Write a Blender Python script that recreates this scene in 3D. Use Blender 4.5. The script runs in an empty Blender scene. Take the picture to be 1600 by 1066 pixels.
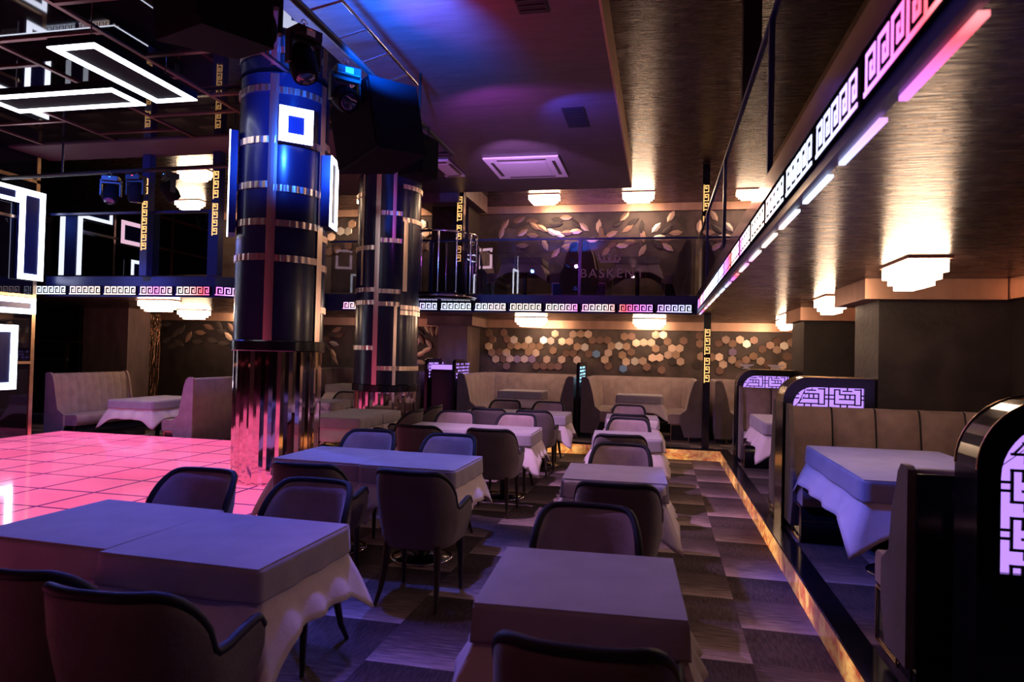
import bpy, math, random
from mathutils import Vector, Matrix
random.seed(7)
D = bpy.data
SC = bpy.context.scene
COL = SC.collection
PI = math.pi
def R(d): return math.radians(d)

# ------------------------------------------------------------------ camera
FPX = 1067.0; PITCH, YAW, ROLL, CAMZ = .018, .2135, .0245, 1.63
cy, sy, cp, sp = math.cos(YAW), math.sin(YAW), math.cos(PITCH), math.sin(PITCH)
fwd = Vector((-sy*cp, cy*cp, sp)); rt0 = Vector((cy, sy, 0)); up0 = rt0.cross(fwd)
rt = math.cos(ROLL)*rt0 + math.sin(ROLL)*up0
up = -math.sin(ROLL)*rt0 + math.cos(ROLL)*up0
camd = D.cameras.new('camera'); cam = D.objects.new('camera', camd); COL.objects.link(cam)
camd.sensor_width = 36.0; camd.lens = 36.0*FPX/1600.0
cam.matrix_world = Matrix(((rt.x, up.x, -fwd.x, 0), (rt.y, up.y, -fwd.y, 0), (rt.z, up.z, -fwd.z, CAMZ), (0, 0, 0, 1)))
camd.dof.use_dof = True; camd.dof.focus_distance = 10.0; camd.dof.aperture_fstop = 3.6
camd.clip_start = .02
SC.camera = cam

# ------------------------------------------------------------------ world, exposure
w = D.worlds.new('world'); SC.world = w; w.use_nodes = True
w.node_tree.nodes['Background'].inputs[0].default_value = (.30, .16, .26, 1)
w.node_tree.nodes['Background'].inputs[1].default_value = .012
SC.view_settings.view_transform = 'Standard'; SC.view_settings.look = 'None'
SC.view_settings.gamma = 1.0; SC.view_settings.use_curve_mapping = False
SC.view_settings.exposure = 0.0
SC.cycles.use_denoising = True
SC.cycles.max_bounces = 7; SC.cycles.glossy_bounces = 5; SC.cycles.diffuse_bounces = 3
SC.cycles.sample_clamp_indirect = 4.0

# light list: (kind, colour, watts, position, aim, size/angle)
def spot(name, col, watt, pos, aim, ang=50, blend=.6, rad=.04):
    l = D.lights.new(name, 'SPOT'); l.color = col; l.energy = watt; l.spot_size = R(ang); l.spot_blend = blend
    l.shadow_soft_size = rad
    o = D.objects.new(name, l); COL.objects.link(o); o.location = pos
    d = Vector(aim)-Vector(pos); o.rotation_euler = d.to_track_quat('-Z', 'Y').to_euler(); return o
BLUE = (.06, .16, 1.0); VIO = (.42, .16, 1.0); ROSE = (1.0, .30, .50); WARM = (1.0, .62, .40)
# crosswise pipe heads: blue over the left tables, the booth cloth and the far sofas
spot('stage_spot', (.08, .11, 1), 640, (-6.13, 7.25, 3.42), (-1.9, 3.9, .75), 44)
spot('stage_spot', (.08, .14, 1), 420, (-6.68, 7.25, 3.42), (1.3, 5.0, .75), 20)
spot('stage_spot', (.22, .14, 1), 160, (-7.10, 7.30, 3.42), (-7.6, 9.3, .7), 60)
# lengthwise pipe heads
spot('stage_spot', (.09, .10, 1), 260, (-2.05, 4.3, 3.5), (-2.2, 2.9, .75), 62)
spot('stage_spot', (.10, .14, 1), 340, (-2.05, 5.6, 3.45), (-2.2, 5.1, .75), 58)
spot('stage_spot', (.55, .28, 1), 115, (-2.0, 4.2, 3.6), (-.2, 3.2, .75), 60)
spot('stage_spot', (.85, .48, 1), 640, (-2.05, 6.3, 3.6), (-.9, 8.0, .75), 66)
spot('stage_spot', (.0, .13, 1.0), 620, (-2.0, 4.7, 3.72), (-2.3, 5.2, 4.38), 115)
spot('stage_spot', (.72, .40, 1), 230, (-2.0, 6.0, 3.6), (-.3, 5.2, .75), 44)
spot('stage_spot', (.03, .10, 1), 700, (-2.0, 4.6, 3.55), (1.15, 5.1, .75), 30)
spot('stage_spot', (.30, .22, 1), 60, (-2.0, 5.2, 3.55), (1.1, 8.4, .75), 24)
spot('stage_spot', (.62, .30, 1), 190, (-2.0, 7.9, 3.6), (-1.9, 9.7, 4.38), 60)
spot('stage_spot', (.50, .08, .75), 70, (-1.95, 6.7, 3.7), (-1.4, 8.4, 4.38), 130)
spot('stage_spot', (.06, .08, 1.0), 45, (-1.2, 7.2, 3.9), (-.8, 7.7, 4.38), 110)
spot('stage_spot', (.9, .04, .16), 50, (-2.0, 4.9, 3.7), (-1.5, 5.0, 4.38), 120)
spot('stage_spot', (.02, .12, 1), 260, (-3.25, 5.35, 3.75), (-3.9, 6.5, 3.9), 95)
spot('stage_spot', (.04, .14, 1), 110, (-6.9, 6.4, 3.9), (-7.6, 8.7, 2.7), 90)
spot('fill_spot', (1, .72, .78), 12, (.2, 4.2, 4.5), (.4, 7.0, 0), 95)  # both fill spots are added, no fixture hangs there
spot('fill_spot', (1.0, .45, .48), 22, (-.9, .3, 4.2), (-1.2, 5.0, .6), 100)  # added to warm chair backs and cloths from the camera side

# ------------------------------------------------------------------ helpers
class MB:
    def __init__(s): s.v = []; s.f = []; s.sm = []
    def add(s, vs, fs, smooth=False):
        o = len(s.v); s.v += [tuple(p) for p in vs]; s.f += [tuple(i+o for i in f) for f in fs]; s.sm += [smooth]*len(fs); return s
    def box(s, x0, x1, y0, y1, z0, z1):
        vs = [(x, y, z) for z in (z0, z1) for y in (y0, y1) for x in (x0, x1)]
        return s.add(vs, [(0, 2, 3, 1), (4, 5, 7, 6), (0, 1, 5, 4), (2, 6, 7, 3), (0, 4, 6, 2), (1, 3, 7, 5)])
    def obox(s, c, ax, ay, az):   # oriented box: centre and three half-axis vectors
        c, ax, ay, az = map(Vector, (c, ax, ay, az))
        vs = [c+i*ax+j*ay+k*az for k in (-1, 1) for j in (-1, 1) for i in (-1, 1)]
        return s.add(vs, [(0, 2, 3, 1), (4, 5, 7, 6), (0, 1, 5, 4), (2, 6, 7, 3), (0, 4, 6, 2), (1, 3, 7, 5)])
    def prism(s, pts, z0, z1, axis='z', smooth=False):   # polygon (2-D) extruded
        n = len(pts)
        def P(a, b, c): return {'z': (a, b, c), 'y': (a, c, b), 'x': (c, a, b)}[axis]
        vs = [P(a, b, z0) for a, b in pts]+[P(a, b, z1) for a, b in pts]
        s.add(vs, [tuple(range(n))[::-1], tuple(range(n, 2*n))]); 
        s.add(vs, [(i, (i+1) % n, (i+1) % n+n, i+n) for i in range(n)], smooth); return s
    def lathe(s, prof, n=32, c=(0, 0), a0=0, a1=2*PI, smooth=True, caps=True):   # prof: (r, z)
        full = abs(a1-a0-2*PI) < 1e-6; m = n if full else n+1
        vs = [(c[0]+r*math.cos(a0+(a1-a0)*i/n), c[1]+r*math.sin(a0+(a1-a0)*i/n), z) for r, z in prof for i in range(m)]
        fs = []
        for j in range(len(prof)-1):
            for i in range(n):
                k = (i+1) % m if full else i+1
                fs.append((j*m+i, j*m+k, (j+1)*m+k, (j+1)*m+i))
        s.add(vs, fs, smooth)
        if full and caps:
            s.add(vs, [tuple(range(m))[::-1], tuple(range((len(prof)-1)*m, len(prof)*m))])
        return s
    def tube(s, pts, r, n=8, closed=False):
        pts = [Vector(p) for p in pts]; N = len(pts); rs = r if isinstance(r, (list, tuple)) else [r]*N
        rings = []
        for i, p in enumerate(pts):
            a = pts[(i-1) % N] if (closed or i > 0) else p; b = pts[(i+1) % N] if (closed or i < N-1) else p
            t = (b-a).normalized(); u = t.cross(Vector((0, 0, 1)))
            if u.length < 1e-3: u = t.cross(Vector((0, 1, 0)))
            u.normalize(); v = t.cross(u)
            rings.append([p+rs[i]*(math.cos(2*PI*k/n)*u+math.sin(2*PI*k/n)*v) for k in range(n)])
        vs = [q for g in rings for q in g]; fs = []
        for i in range(N if closed else N-1):
            j = (i+1) % N
            for k in range(n): fs.append((i*n+k, i*n+(k+1) % n, j*n+(k+1) % n, j*n+k))
        s.add(vs, fs, True)
        if not closed: s.add(vs, [tuple(range(n)), tuple(range((N-1)*n, N*n))[::-1]])
        return s
    def cyl(s, p0, p1, r, n=16): return s.tube([p0, p1], r, n)
    def grid(s, P, closed=False, smooth=True):   # P[i][j]
        m = len(P[0]); vs = [q for row in P for q in row]; fs = []
        for i in range(len(P)-1):
            for j in range(m if closed else m-1):
                k = (j+1) % m; fs.append((i*m+j, i*m+k, (i+1)*m+k, (i+1)*m+j))
        return s.add(vs, fs, smooth)
    def mesh(s, name, mat):
        me = D.meshes.new(name); me.from_pydata(s.v, [], s.f); me.update()
        if any(s.sm): me.polygons.foreach_set('use_smooth', s.sm)
        me.materials.append(mat); return me
    def build(s, name, mat, parent=None, bevel=0, loc=None):
        o = D.objects.new(name, s.mesh(name, mat)); COL.objects.link(o)
        if parent: o.parent = parent
        if loc: o.location = loc
        if bevel:
            b = o.modifiers.new('bevel', 'BEVEL'); b.width = bevel; b.segments = 2; b.limit_method = 'ANGLE'; b.angle_limit = R(40)
        return o
def tag(o, label=None, cat=None, group=None, kind=None):
    if label: o['label'] = label
    if cat: o['category'] = cat
    if group: o['group'] = group
    if kind: o['kind'] = kind
    return o
def thing(name, loc, label, cat, rz=0, group=None):
    o = D.objects.new(name, None); COL.objects.link(o); o.location = loc; o.rotation_euler = (0, 0, rz); o.empty_display_size = .1
    return tag(o, label, cat, group)
def copy_tree(o, kids, parent=None):
    c = o.copy(); COL.objects.link(c)
    if parent: c.parent = parent
    for ch in kids.get(o.name, []): copy_tree(ch, kids, c)
    return c
def dup(o, loc, rz, label, group=None):
    kids = {}
    for x in D.objects:
        if x.parent: kids.setdefault(x.parent.name, []).append(x)
    c = copy_tree(o, kids); c.location = loc; c.rotation_euler = (0, 0, rz); c['label'] = label
    if group: c['group'] = group
    elif 'group' in c: del c['group']
    return c
def struct(name, mb, mat, **k): return tag(mb.build(name, mat, **k), kind='structure')
def ray(u, v): return rt*((u-800)/FPX)-up*((v-533)/FPX)+fwd
def on_y(u, v, y): d = ray(u, v); t = y/d.y; return Vector((t*d.x, y, CAMZ+t*d.z))

# ------------------------------------------------------------------ materials
def newmat(name):
    m = D.materials.new(name); m.use_nodes = True; nt = m.node_tree
    return m, nt, nt.nodes['Principled BSDF'], nt.nodes, nt.links
def P(b, k, v):
    b.inputs[k].default_value = v
def mat(name, col, rough=.5, metal=0, bump=0, bscale=80, var=0, vscale=6, coat=0, sheen=0, stretch=None, spec=None, rvar=0):
    m, nt, b, N, L = newmat(name)
    P(b, 'Base Color', (*col, 1)); P(b, 'Roughness', rough); P(b, 'Metallic', metal)
    if coat: P(b, 'Coat Weight', coat); P(b, 'Coat Roughness', .06)
    if sheen: P(b, 'Sheen Weight', sheen); P(b, 'Sheen Roughness', .4)
    if spec is not None: P(b, 'Specular IOR Level', spec)
    tc = N.new('ShaderNodeTexCoord'); src = tc.outputs['Object']
    if stretch:
        mp = N.new('ShaderNodeMapping'); mp.inputs['Scale'].default_value = stretch; L.new(src, mp.inputs[0]); src = mp.outputs[0]
    if var or rvar:
        n = N.new('ShaderNodeTexNoise'); n.inputs['Scale'].default_value = vscale; n.inputs['Detail'].default_value = 6; L.new(src, n.inputs['Vector'])
    if var:
        r = N.new('ShaderNodeValToRGB'); e = r.color_ramp.elements
        e[0].position = .32; e[1].position = .70
        e[0].color = (*[c*(1-var) for c in col], 1); e[1].color = (*[min(1, c*(1+var)) for c in col], 1)
        L.new(n.outputs[0], r.inputs[0]); L.new(r.outputs[0], b.inputs['Base Color'])
    if rvar:
        mr = N.new('ShaderNodeMapRange'); mr.inputs['To Min'].default_value = max(.02, rough-rvar); mr.inputs['To Max'].default_value = rough+rvar
        L.new(n.outputs[0], mr.inputs[0]); L.new(mr.outputs[0], b.inputs['Roughness'])
    if bump:
        n2 = N.new('ShaderNodeTexNoise'); n2.inputs['Scale'].default_value = bscale; n2.inputs['Detail'].default_value = 4; L.new(src, n2.inputs['Vector'])
        bp = N.new('ShaderNodeBump'); bp.inputs['Strength'].default_value = bump; bp.inputs['Distance'].default_value = .01
        L.new(n2.outputs[0], bp.inputs['Height']); L.new(bp.outputs[0], b.inputs['Normal'])
    return m
def emis(name, col, strength, base=(.02, .02, .02)):
    m, nt, b, N, L = newmat(name)
    P(b, 'Base Color', (*base, 1)); P(b, 'Emission Color', (*col, 1)); P(b, 'Emission Strength', strength); P(b, 'Roughness', .3); return m
M = {}
M['ceil'] = mat('brown brushed ceiling foil', (.062, .033, .030), .27, .75, bump=.5, bscale=14, var=.35, vscale=5, stretch=(.7, 6, 1), rvar=.06)
M['ceil2'] = mat('matt painted hall ceiling', (.085, .060, .068), .42, 0, bump=.3, bscale=10, var=.2, vscale=4, stretch=(.7, 5, 1))
M['plaster'] = mat('mottled brown plaster', (.105, .072, .060), .40, .3, bump=.35, bscale=9, var=.45, vscale=3.2, rvar=.12)
M['plaster_d'] = mat('dark brown wallpaper', (.026, .017, .016), .5, .1, bump=.5, bscale=20, var=.4, vscale=4, rvar=.1)
M['pillar'] = mat('purple brown pillar paper', (.17, .115, .115), .42, .2, bump=.5, bscale=18, var=.25, vscale=5, stretch=(1, 1, .3))
M['copper'] = mat('satin copper trim', (.62, .37, .26), .34, .75, var=.12, vscale=3, stretch=(2, 2, .2))
M['black'] = mat('black gloss lacquer', (.006, .006, .010), .18, 0, coat=.15)
M['blackpanel'] = mat('blue tinted black gloss panel', (.010, .012, .040), .26, 0, coat=.08)  # black panel with blue stage light mixed into its base colour
M['blackmat'] = mat('black powder coat', (.010, .010, .012), .42, .1)
M['navy'] = mat('navy lacquered fascia', (.012, .022, .10), .28, .1)
M['mirror'] = mat('black mirror glass', (.035, .035, .045), .03, .85)
M['chrome'] = mat('rose chrome', (.80, .62, .60), .06, 1)
M['steel'] = mat('polished steel', (.85, .80, .84), .10, 1)
M['band'] = mat('polished band', (.95, .72, .60), .30, 1)
M['rose'] = mat('dark rose metal strip', (.30, .13, .13), .34, .9)
M['gold'] = mat('brushed gold strip', (.75, .50, .30), .28, 1, var=.15, vscale=8)
M['fab'] = mat('taupe velvet', (.32, .225, .22), .8, 0, bump=.25, bscale=60, var=.16, vscale=7, sheen=.5)
M['fab_dim'] = mat('dimmed brown velvet', (.19, .122, .118), .8, 0, bump=.25, bscale=60, var=.2, vscale=7, sheen=.4)  # taupe velvet darkened, weaker lamp light is put into its colour
M['fabdark'] = mat('dark taupe velvet', (.115, .082, .088), .75, 0, bump=.25, bscale=60, var=.18, vscale=5, sheen=.25)
M['pipe'] = mat('black leatherette', (.010, .010, .016), .6, spec=.25)
M['seatdk'] = mat('black seat leather', (.018, .018, .024), .4)
M['wood'] = mat('dark stained wood', (.020, .011, .010), .32)
M['cloth'] = mat('grey tablecloth', (.66, .55, .54), .82, 0, bump=.3, bscale=220, var=.06, vscale=9, sheen=.2)
M['cover'] = mat('grey table topper', (.33, .285, .32), .80, 0, bump=.3, bscale=200, var=.10, vscale=5, sheen=.2)  # darker than the cloth: shade of the upright band put into the grey
M['hex_w'] = mat('pearl tile', (.92, .82, .70), .30, .5, var=.06)
M['hex_c'] = mat('champagne tile', (.80, .56, .42), .32, .5, var=.08)
M['hex_t'] = mat('tan tile', (.50, .31, .21), .34, .5, var=.1)
M['hex_b'] = mat('brown tile', (.28, .16, .12), .36, .5, var=.1)
M['hex_d'] = mat('charcoal tile', (.075, .055, .050), .42, .3, var=.1)
M['hex_p'] = mat('mauve tile', (.36, .25, .42), .40, .3)
M['hex_u'] = mat('steel blue tile', (.20, .34, .60), .35, .4)
M['vent'] = mat('dark vent', (.012, .010, .012), .6)
M['white'] = mat('white enamel', (.80, .76, .78), .4)
M['speaker'] = mat('black speaker paint', (.004, .004, .007), .8, bump=.4, bscale=120, spec=.08)
M['sticker'] = mat('white sticker', (.7, .68, .72), .6)
M['dead'] = mat('matt black backing', (.004, .004, .006), .9, spec=.05)
M['lamp'] = emis('crystal glow', (1, .66, .42), 30.0)
M['led'] = emis('white led panel', (.82, .86, 1.0), 6.0)
M['ledp'] = emis('pink white led panel', (1.0, .62, .80), 4.5)
M['goldkey'] = emis('warm lit key fret', (1.0, .50, .16), 1.7)
M['lilac'] = emis('lilac lit panel', (.50, .26, 1.0), 1.25)
M['cyanled'] = emis('cyan lit dots', (.35, .75, 1.0), 1.6)
M['redled'] = emis('red led', (1, .03, .02), 4)
M['bluelens'] = emis('blue indicator', (.05, .3, 1), 3)
M['lensglass'] = mat('dark lens glass', (.01, .02, .08), .05, 0, coat=1)
# chasing colour light for the key panels: colour follows the place along the strip
def chase(name, strength):
    m, nt, b, N, L = newmat(name)
    g = N.new('ShaderNodeNewGeometry'); sx = N.new('ShaderNodeSeparateXYZ'); L.new(g.outputs['Position'], sx.inputs[0])
    a = N.new('ShaderNodeMath'); a.operation = 'ADD'; L.new(sx.outputs[0], a.inputs[0]); L.new(sx.outputs[1], a.inputs[1])
    s = N.new('ShaderNodeMath'); s.operation = 'MULTIPLY_ADD'; s.inputs[1].default_value = .235; s.inputs[2].default_value = .03; L.new(a.outputs[0], s.inputs[0])
    f = N.new('ShaderNodeMath'); f.operation = 'FRACT'; L.new(s.outputs[0], f.inputs[0])
    r = N.new('ShaderNodeValToRGB'); cr = r.color_ramp
    cols = [(0, (.95, .75, .9)), (.12, (1, .75, .62)), (.27, (1, .85, .85)), (.36, (1, .22, .75)), (.45, (1, .80, .78)), (.54, (1, .10, .14)), (.62, (.75, .22, 1)), (.74, (.55, .55, 1)), (.88, (.7, .8, 1)), (1, (.8, .85, 1))]
    cr.elements[0].position = 0; cr.elements[0].color = (*cols[0][1], 1); cr.elements[1].position = 1; cr.elements[1].color = (*cols[-1][1], 1)
    for p, c in cols[1:-1]:
        e = cr.elements.new(p); e.color = (*c, 1)
    L.new(f.outputs[0], r.inputs[0]); L.new(r.outputs[0], b.inputs['Emission Color']); P(b, 'Emission Strength', strength); P(b, 'Base Color', (.02, .02, .02, 1))
    return m
M['chase'] = chase('colour chasing key light', 2.3)
M['chase2'] = chase('colour chasing bar light', 1.7)
# carpet planks 0.5 x 1 m with an ombre along each
def carpet(name, gain):
    m, nt, b, N, L = newmat(name)
    tc = N.new('ShaderNodeNewGeometry'); sx = N.new('ShaderNodeSeparateXYZ'); L.new(tc.outputs['Position'], sx.inputs[0])
    def math_(op, x, y=None, z=None):
        n = N.new('ShaderNodeMath'); n.operation = op
        for i, q in enumerate((x, y, z)):
            if q is None: continue
            if isinstance(q, (int, float)): n.inputs[i].default_value = q
            else: L.new(q, n.inputs[i])
        return n.outputs[0]
    cx = math_('FLOOR', math_('MULTIPLY_ADD', sx.outputs[0], 2.0, -.04))
    off = math_('MULTIPLY', math_('MODULO', math_('ADD', cx, 40), 2.0), .5)
    yy = math_('ADD', math_('ADD', sx.outputs[1], .12), off)
    row = math_('FLOOR', yy); fr = math_('FRACT', yy)
    wn = N.new('ShaderNodeTexWhiteNoise'); wn.noise_dimensions = '2D'; cb = N.new('ShaderNodeCombineXYZ'); L.new(cx, cb.inputs[0]); L.new(row, cb.inputs[1]); L.new(cb.outputs[0], wn.inputs['Vector'])
    nz = N.new('ShaderNodeTexNoise'); nz.inputs['Scale'].default_value = 90; nz.inputs['Detail'].default_value = 3
    mp = N.new('ShaderNodeMapping'); mp.inputs['Scale'].default_value = (1, .12, 1); L.new(tc.outputs['Position'], mp.inputs[0]); L.new(mp.outputs[0], nz.inputs['Vector'])
    mp2 = N.new('ShaderNodeMapping'); mp2.inputs['Scale'].default_value = (.12, 1, 1); L.new(tc.outputs['Position'], mp2.inputs[0])
    nx = N.new('ShaderNodeTexNoise'); nx.inputs['Scale'].default_value = 55; nx.inputs['Detail'].default_value = 3; L.new(mp2.outputs[0], nx.inputs['Vector'])
    far_ = math_('GREATER_THAN', fr, .5)
    stk = math_('ADD', math_('MULTIPLY', far_, math_('SUBTRACT', nz.outputs[0], .5)), math_('MULTIPLY', math_('SUBTRACT', 1.0, far_), math_('SUBTRACT', nx.outputs[0], .5)))
    gr = N.new('ShaderNodeValToRGB'); ge = gr.color_ramp.elements
    ge[0].position = 0; ge[0].color = (.95, .95, .95, 1); ge[1].position = 1; ge[1].color = (.10, .10, .10, 1)
    for p_, c_ in ((.05, .78), (.22, .52), (.47, .36), (.53, .16), (.75, .24), (.93, .08)):
        q = gr.color_ramp.elements.new(p_); q.color = (c_, c_, c_, 1)
    L.new(fr, gr.inputs[0])
    v = math_('ADD', math_('ADD', math_('MULTIPLY', gr.outputs[0], .86), math_('MULTIPLY', wn.outputs['Value'], .16)), math_('MULTIPLY', stk, .75))
    r = N.new('ShaderNodeValToRGB'); e = r.color_ramp.elements
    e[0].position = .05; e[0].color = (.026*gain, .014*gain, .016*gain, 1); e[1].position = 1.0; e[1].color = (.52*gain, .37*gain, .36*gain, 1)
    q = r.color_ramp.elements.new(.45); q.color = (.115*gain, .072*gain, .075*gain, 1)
    L.new(v, r.inputs[0]); L.new(r.outputs[0], b.inputs['Base Color']); P(b, 'Roughness', .95)
    bp = N.new('ShaderNodeBump'); bp.inputs['Strength'].default_value = .4; bp.inputs['Distance'].default_value = .01; L.new(nz.outputs[0], bp.inputs['Height']); L.new(bp.outputs[0], b.inputs['Normal'])
    return m
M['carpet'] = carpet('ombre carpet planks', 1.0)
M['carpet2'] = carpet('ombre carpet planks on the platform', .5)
# lit glass dance floor, tiles 0.6 m
def dance():
    m, nt, b, N, L = newmat('pink lit glass dance floor')
    tc = N.new('ShaderNodeNewGeometry'); br = N.new('ShaderNodeTexBrick')
    mp = N.new('ShaderNodeMapping'); mp.inputs['Location'].default_value = (.28, .02, 0); L.new(tc.outputs['Position'], mp.inputs[0]); L.new(mp.outputs[0], br.inputs['Vector'])
    br.offset = 0; br.squash = 1
    for k, v in (('Scale', 1.0), ('Mortar Size', .021), ('Mortar Smooth', .5), ('Brick Width', .6), ('Row Height', .6)): br.inputs[k].default_value = v
    br.inputs['Color1'].default_value = (1.0, .11, .33, 1); br.inputs['Color2'].default_value = (1.0, .15, .39, 1); br.inputs['Mortar'].default_value = (.13, .015, .16, 1)
    nz = N.new('ShaderNodeTexNoise'); nz.inputs['Scale'].default_value = .7; L.new(tc.outputs['Position'], nz.inputs['Vector'])
    mr = N.new('ShaderNodeMapRange'); mr.inputs['From Min'].default_value = .3; mr.inputs['From Max'].default_value = .7; mr.inputs['To Min'].default_value = .95; mr.inputs['To Max'].default_value = 1.4; L.new(nz.outputs[0], mr.inputs[0])
    L.new(br.outputs['Color'], b.inputs['Emission Color']); L.new(mr.outputs[0], b.inputs['Emission Strength'])
    P(b, 'Base Color', (.25, .10, .14, 1)); P(b, 'Roughness', .10); P(b, 'Coat Weight', .35); P(b, 'Coat Roughness', .05); P(b, 'Specular IOR Level', .5)
    return m

M['dance'] = dance()
# back-lit onyx riser
def onyx():
    m, nt, b, N, L = newmat('back lit onyx')
    tc = N.new('ShaderNodeNewGeometry'); nz = N.new('ShaderNodeTexNoise'); nz.inputs['Scale'].default_value = 9; nz.inputs['Detail'].default_value = 8; nz.inputs['Distortion'].default_value = 1.2; L.new(tc.outputs['Position'], nz.inputs['Vector'])
    r = N.new('ShaderNodeValToRGB'); e = r.color_ramp.elements
    e[0].position = .36; e[0].color = (.55, .09, .02, 1); e[1].position = .66; e[1].color = (1, .52, .14, 1)
    n2 = N.new('ShaderNodeTexNoise'); n2.inputs['Scale'].default_value = .9; L.new(tc.outputs['Position'], n2.inputs['Vector'])
    mr = N.new('ShaderNodeMapRange'); mr.inputs['From Min'].default_value = .42; mr.inputs['From Max'].default_value = .58; mr.inputs['To Min'].default_value = .18; mr.inputs['To Max'].default_value = 1.15; L.new(n2.outputs[0], mr.inputs[0])
    L.new(nz.outputs[0], r.inputs[0]); L.new(r.outputs[0], b.inputs['Emission Color']); L.new(mr.outputs[0], b.inputs['Emission Strength'])
    P(b, 'Base Color', (.3, .18, .1, 1)); P(b, 'Roughness', .2); return m
M['onyx'] = onyx()
def glass(name, tint, refl):
    m = D.materials.new(name); m.use_nodes = True; nt = m.node_tree; N = nt.nodes; L = nt.links; N.remove(N['Principled BSDF'])
    t = N.new('ShaderNodeBsdfTransparent'); t.inputs[0].default_value = (*tint, 1); g = N.new('ShaderNodeBsdfGlossy'); g.inputs['Roughness'].default_value = .01; g.inputs[0].default_value = (.9, .9, .9, 1)
    f = N.new('ShaderNodeFresnel'); f.inputs[0].default_value = 1.45; a = N.new('ShaderNodeMath'); a.operation = 'ADD'; a.inputs[1].default_value = refl; L.new(f.outputs[0], a.inputs[0])
    x = N.new('ShaderNodeMixShader'); L.new(a.outputs[0], x.inputs[0]); L.new(t.outputs[0], x.inputs[1]); L.new(g.outputs[0], x.inputs[2]); L.new(x.outputs[0], N['Material Output'].inputs[0]); return m
M['glass'] = glass('smoked balustrade glass', (.74, .72, .78), .05)
M['glassd'] = glass('dark balustrade glass', (.06, .07, .12), .16)
M['etch'] = mat('frosted etching', (.34, .28, .30), .7)
M['reed'] = mat('crinkled bronze sequins', (.42, .24, .15), .22, .9, bump=1.0, bscale=28, var=.5, vscale=22)

# ------------------------------------------------------------------ room shell
FZ, PZ, DZ = 0.0, .17, .25            # floor, platform, dance floor heights
XR, YB = 2.85, 14.2                  # right wall, back wall
MZ0, MZ1 = 2.34, 2.60                # mezzanine slab
HC, UC = 4.38, 4.76                  # hall ceiling, upper gallery ceiling
struct('floor', MB().box(-14.2, XR, -4.6, YB, -.12, 0), M['carpet'])
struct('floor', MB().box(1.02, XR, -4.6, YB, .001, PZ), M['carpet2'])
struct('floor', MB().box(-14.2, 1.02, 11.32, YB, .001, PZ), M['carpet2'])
struct('wall_back', MB().box(-14.2, XR+.15, YB, YB+.15, -.1, 5.0), M['plaster'])
struct('wall_right', MB().box(XR, XR+.15, -4.6, YB, -.1, 5.0), M['plaster_d'])
struct('wall_front', MB().box(-14.2, XR+.15, -4.75, -4.6, -.1, 5.0), M['plaster_d'])
struct('wall_left', MB().box(-9.3, -9.1, -4.6, 8.42, -.1, 5.0), M['mirror'])
struct('wall_left', MB().box(-14.35, -14.2, 8.42, YB, -.1, 5.0), M['mirror'])
struct('wall_back', MB().box(-10.9, -7.75, 13.0, 13.1, PZ, MZ0-.002), M['plaster_d'])
# ceilings: painted hall ceiling (dropped), mirrored part over the dance floor, galleries
struct('ceiling', MB().box(-3.05, -.52, -4.6, 11.25, HC, 4.60), M['ceil2'])
struct('ceiling', MB().box(-5.9, -3.05, 7.9, 11.25, HC, 4.60).box(-9.1, -5.9, 7.9, 8.6, HC, 4.60), M['ceil2'])
struct('ceiling', MB().box(-9.1, -3.05, -4.6, 7.9, HC+.02, 4.60), M['mirror'])
struct('ceiling', MB().box(-14.3, XR, -4.6, YB, UC, UC+.15), M['ceil'])
struct('trim_1', MB().box(-.52, -.50, -4.6, 11.25, HC, UC), M['copper'])
# mezzanine slabs
struct('ceiling', MB().box(.60, XR, -4.6, 11.32, MZ0, MZ1), M['ceil'])
struct('ceiling', MB().box(-14.2, XR, 11.32, YB, MZ0, MZ1), M['ceil'])
struct('ceiling', MB().box(-14.2, -5.9, 8.95, 11.32, MZ0, MZ1).box(-14.2, -6.22, 8.62, 8.95, MZ0, MZ1), M['ceil'])
# copper cornice bands
T = MB(); T.box(-7.7, XR, YB-.08, YB-.002, 2.17, MZ0-.002); struct('trim_2', T, M['copper'])
T = MB(); T.box(-14.2, XR, YB-.08, YB-.002, 4.60, 4.757); struct('trim_3', T, M['copper'])
struct('trim_4', MB().box(-10.9, -7.75, 12.92, 12.998, 2.17, MZ0-.002), M['copper'])
struct('trim_5', MB().box(XR-.08, XR-.002, -4.6, YB-.09, 2.17, MZ0-.002), M['copper'])
struct('trim_6', MB().box(-5.2, -3.45, 11.27, 11.6, 4.22, 4.62), M['pillar'])
# gold grid over the mirrored ceiling and the mirrored wall
def strip_grid(name, segs, mat_, parent=None):
    m = MB()
    for s in segs: m.box(*s)
    return struct(name, m, mat_)
segs = []
for x in (-8.5, -7.3, -6.1, -4.9, -3.7): segs.append((x-.022, x+.022, -2, 7.89, HC+.006, HC+.019))
random.seed(3)
for i, x in enumerate((-8.5, -7.3, -6.1, -4.9)):
    for k in range(10):
        y = -1.9+k*1.0+(i % 2)*.5
        segs.append((x+.022, x+1.178, y-.022, y+.022, HC+.006, HC+.019))
struct('trim_7', (lambda m: [m.box(*s) for s in segs] and m)(MB()), M['rose'])
segs = [(-9.099, -9.085, -3, 8.42, 3.98, 4.03), (-9.099, -9.085, -3, 8.42, 3.40, 3.44), (-9.099, -9.085, 8.36, 8.42, .25, 4.37), (-9.099, -9.085, 7.3, 7.34, .25, 4.3), (-9.099, -9.085, 5.9, 5.94, .25, 4.3),
        (-9.099, -9.085, -3, 8.36, 1.30, 1.34), (-9.099, -9.085, -3, 8.36, 2.28, 2.32), (-9.099, -9.085, 4.2, 4.24, .25, 4.3)]
struct('trim_8', (lambda m: [m.box(*s) for s in segs] and m)(MB()), M['gold'])
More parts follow.
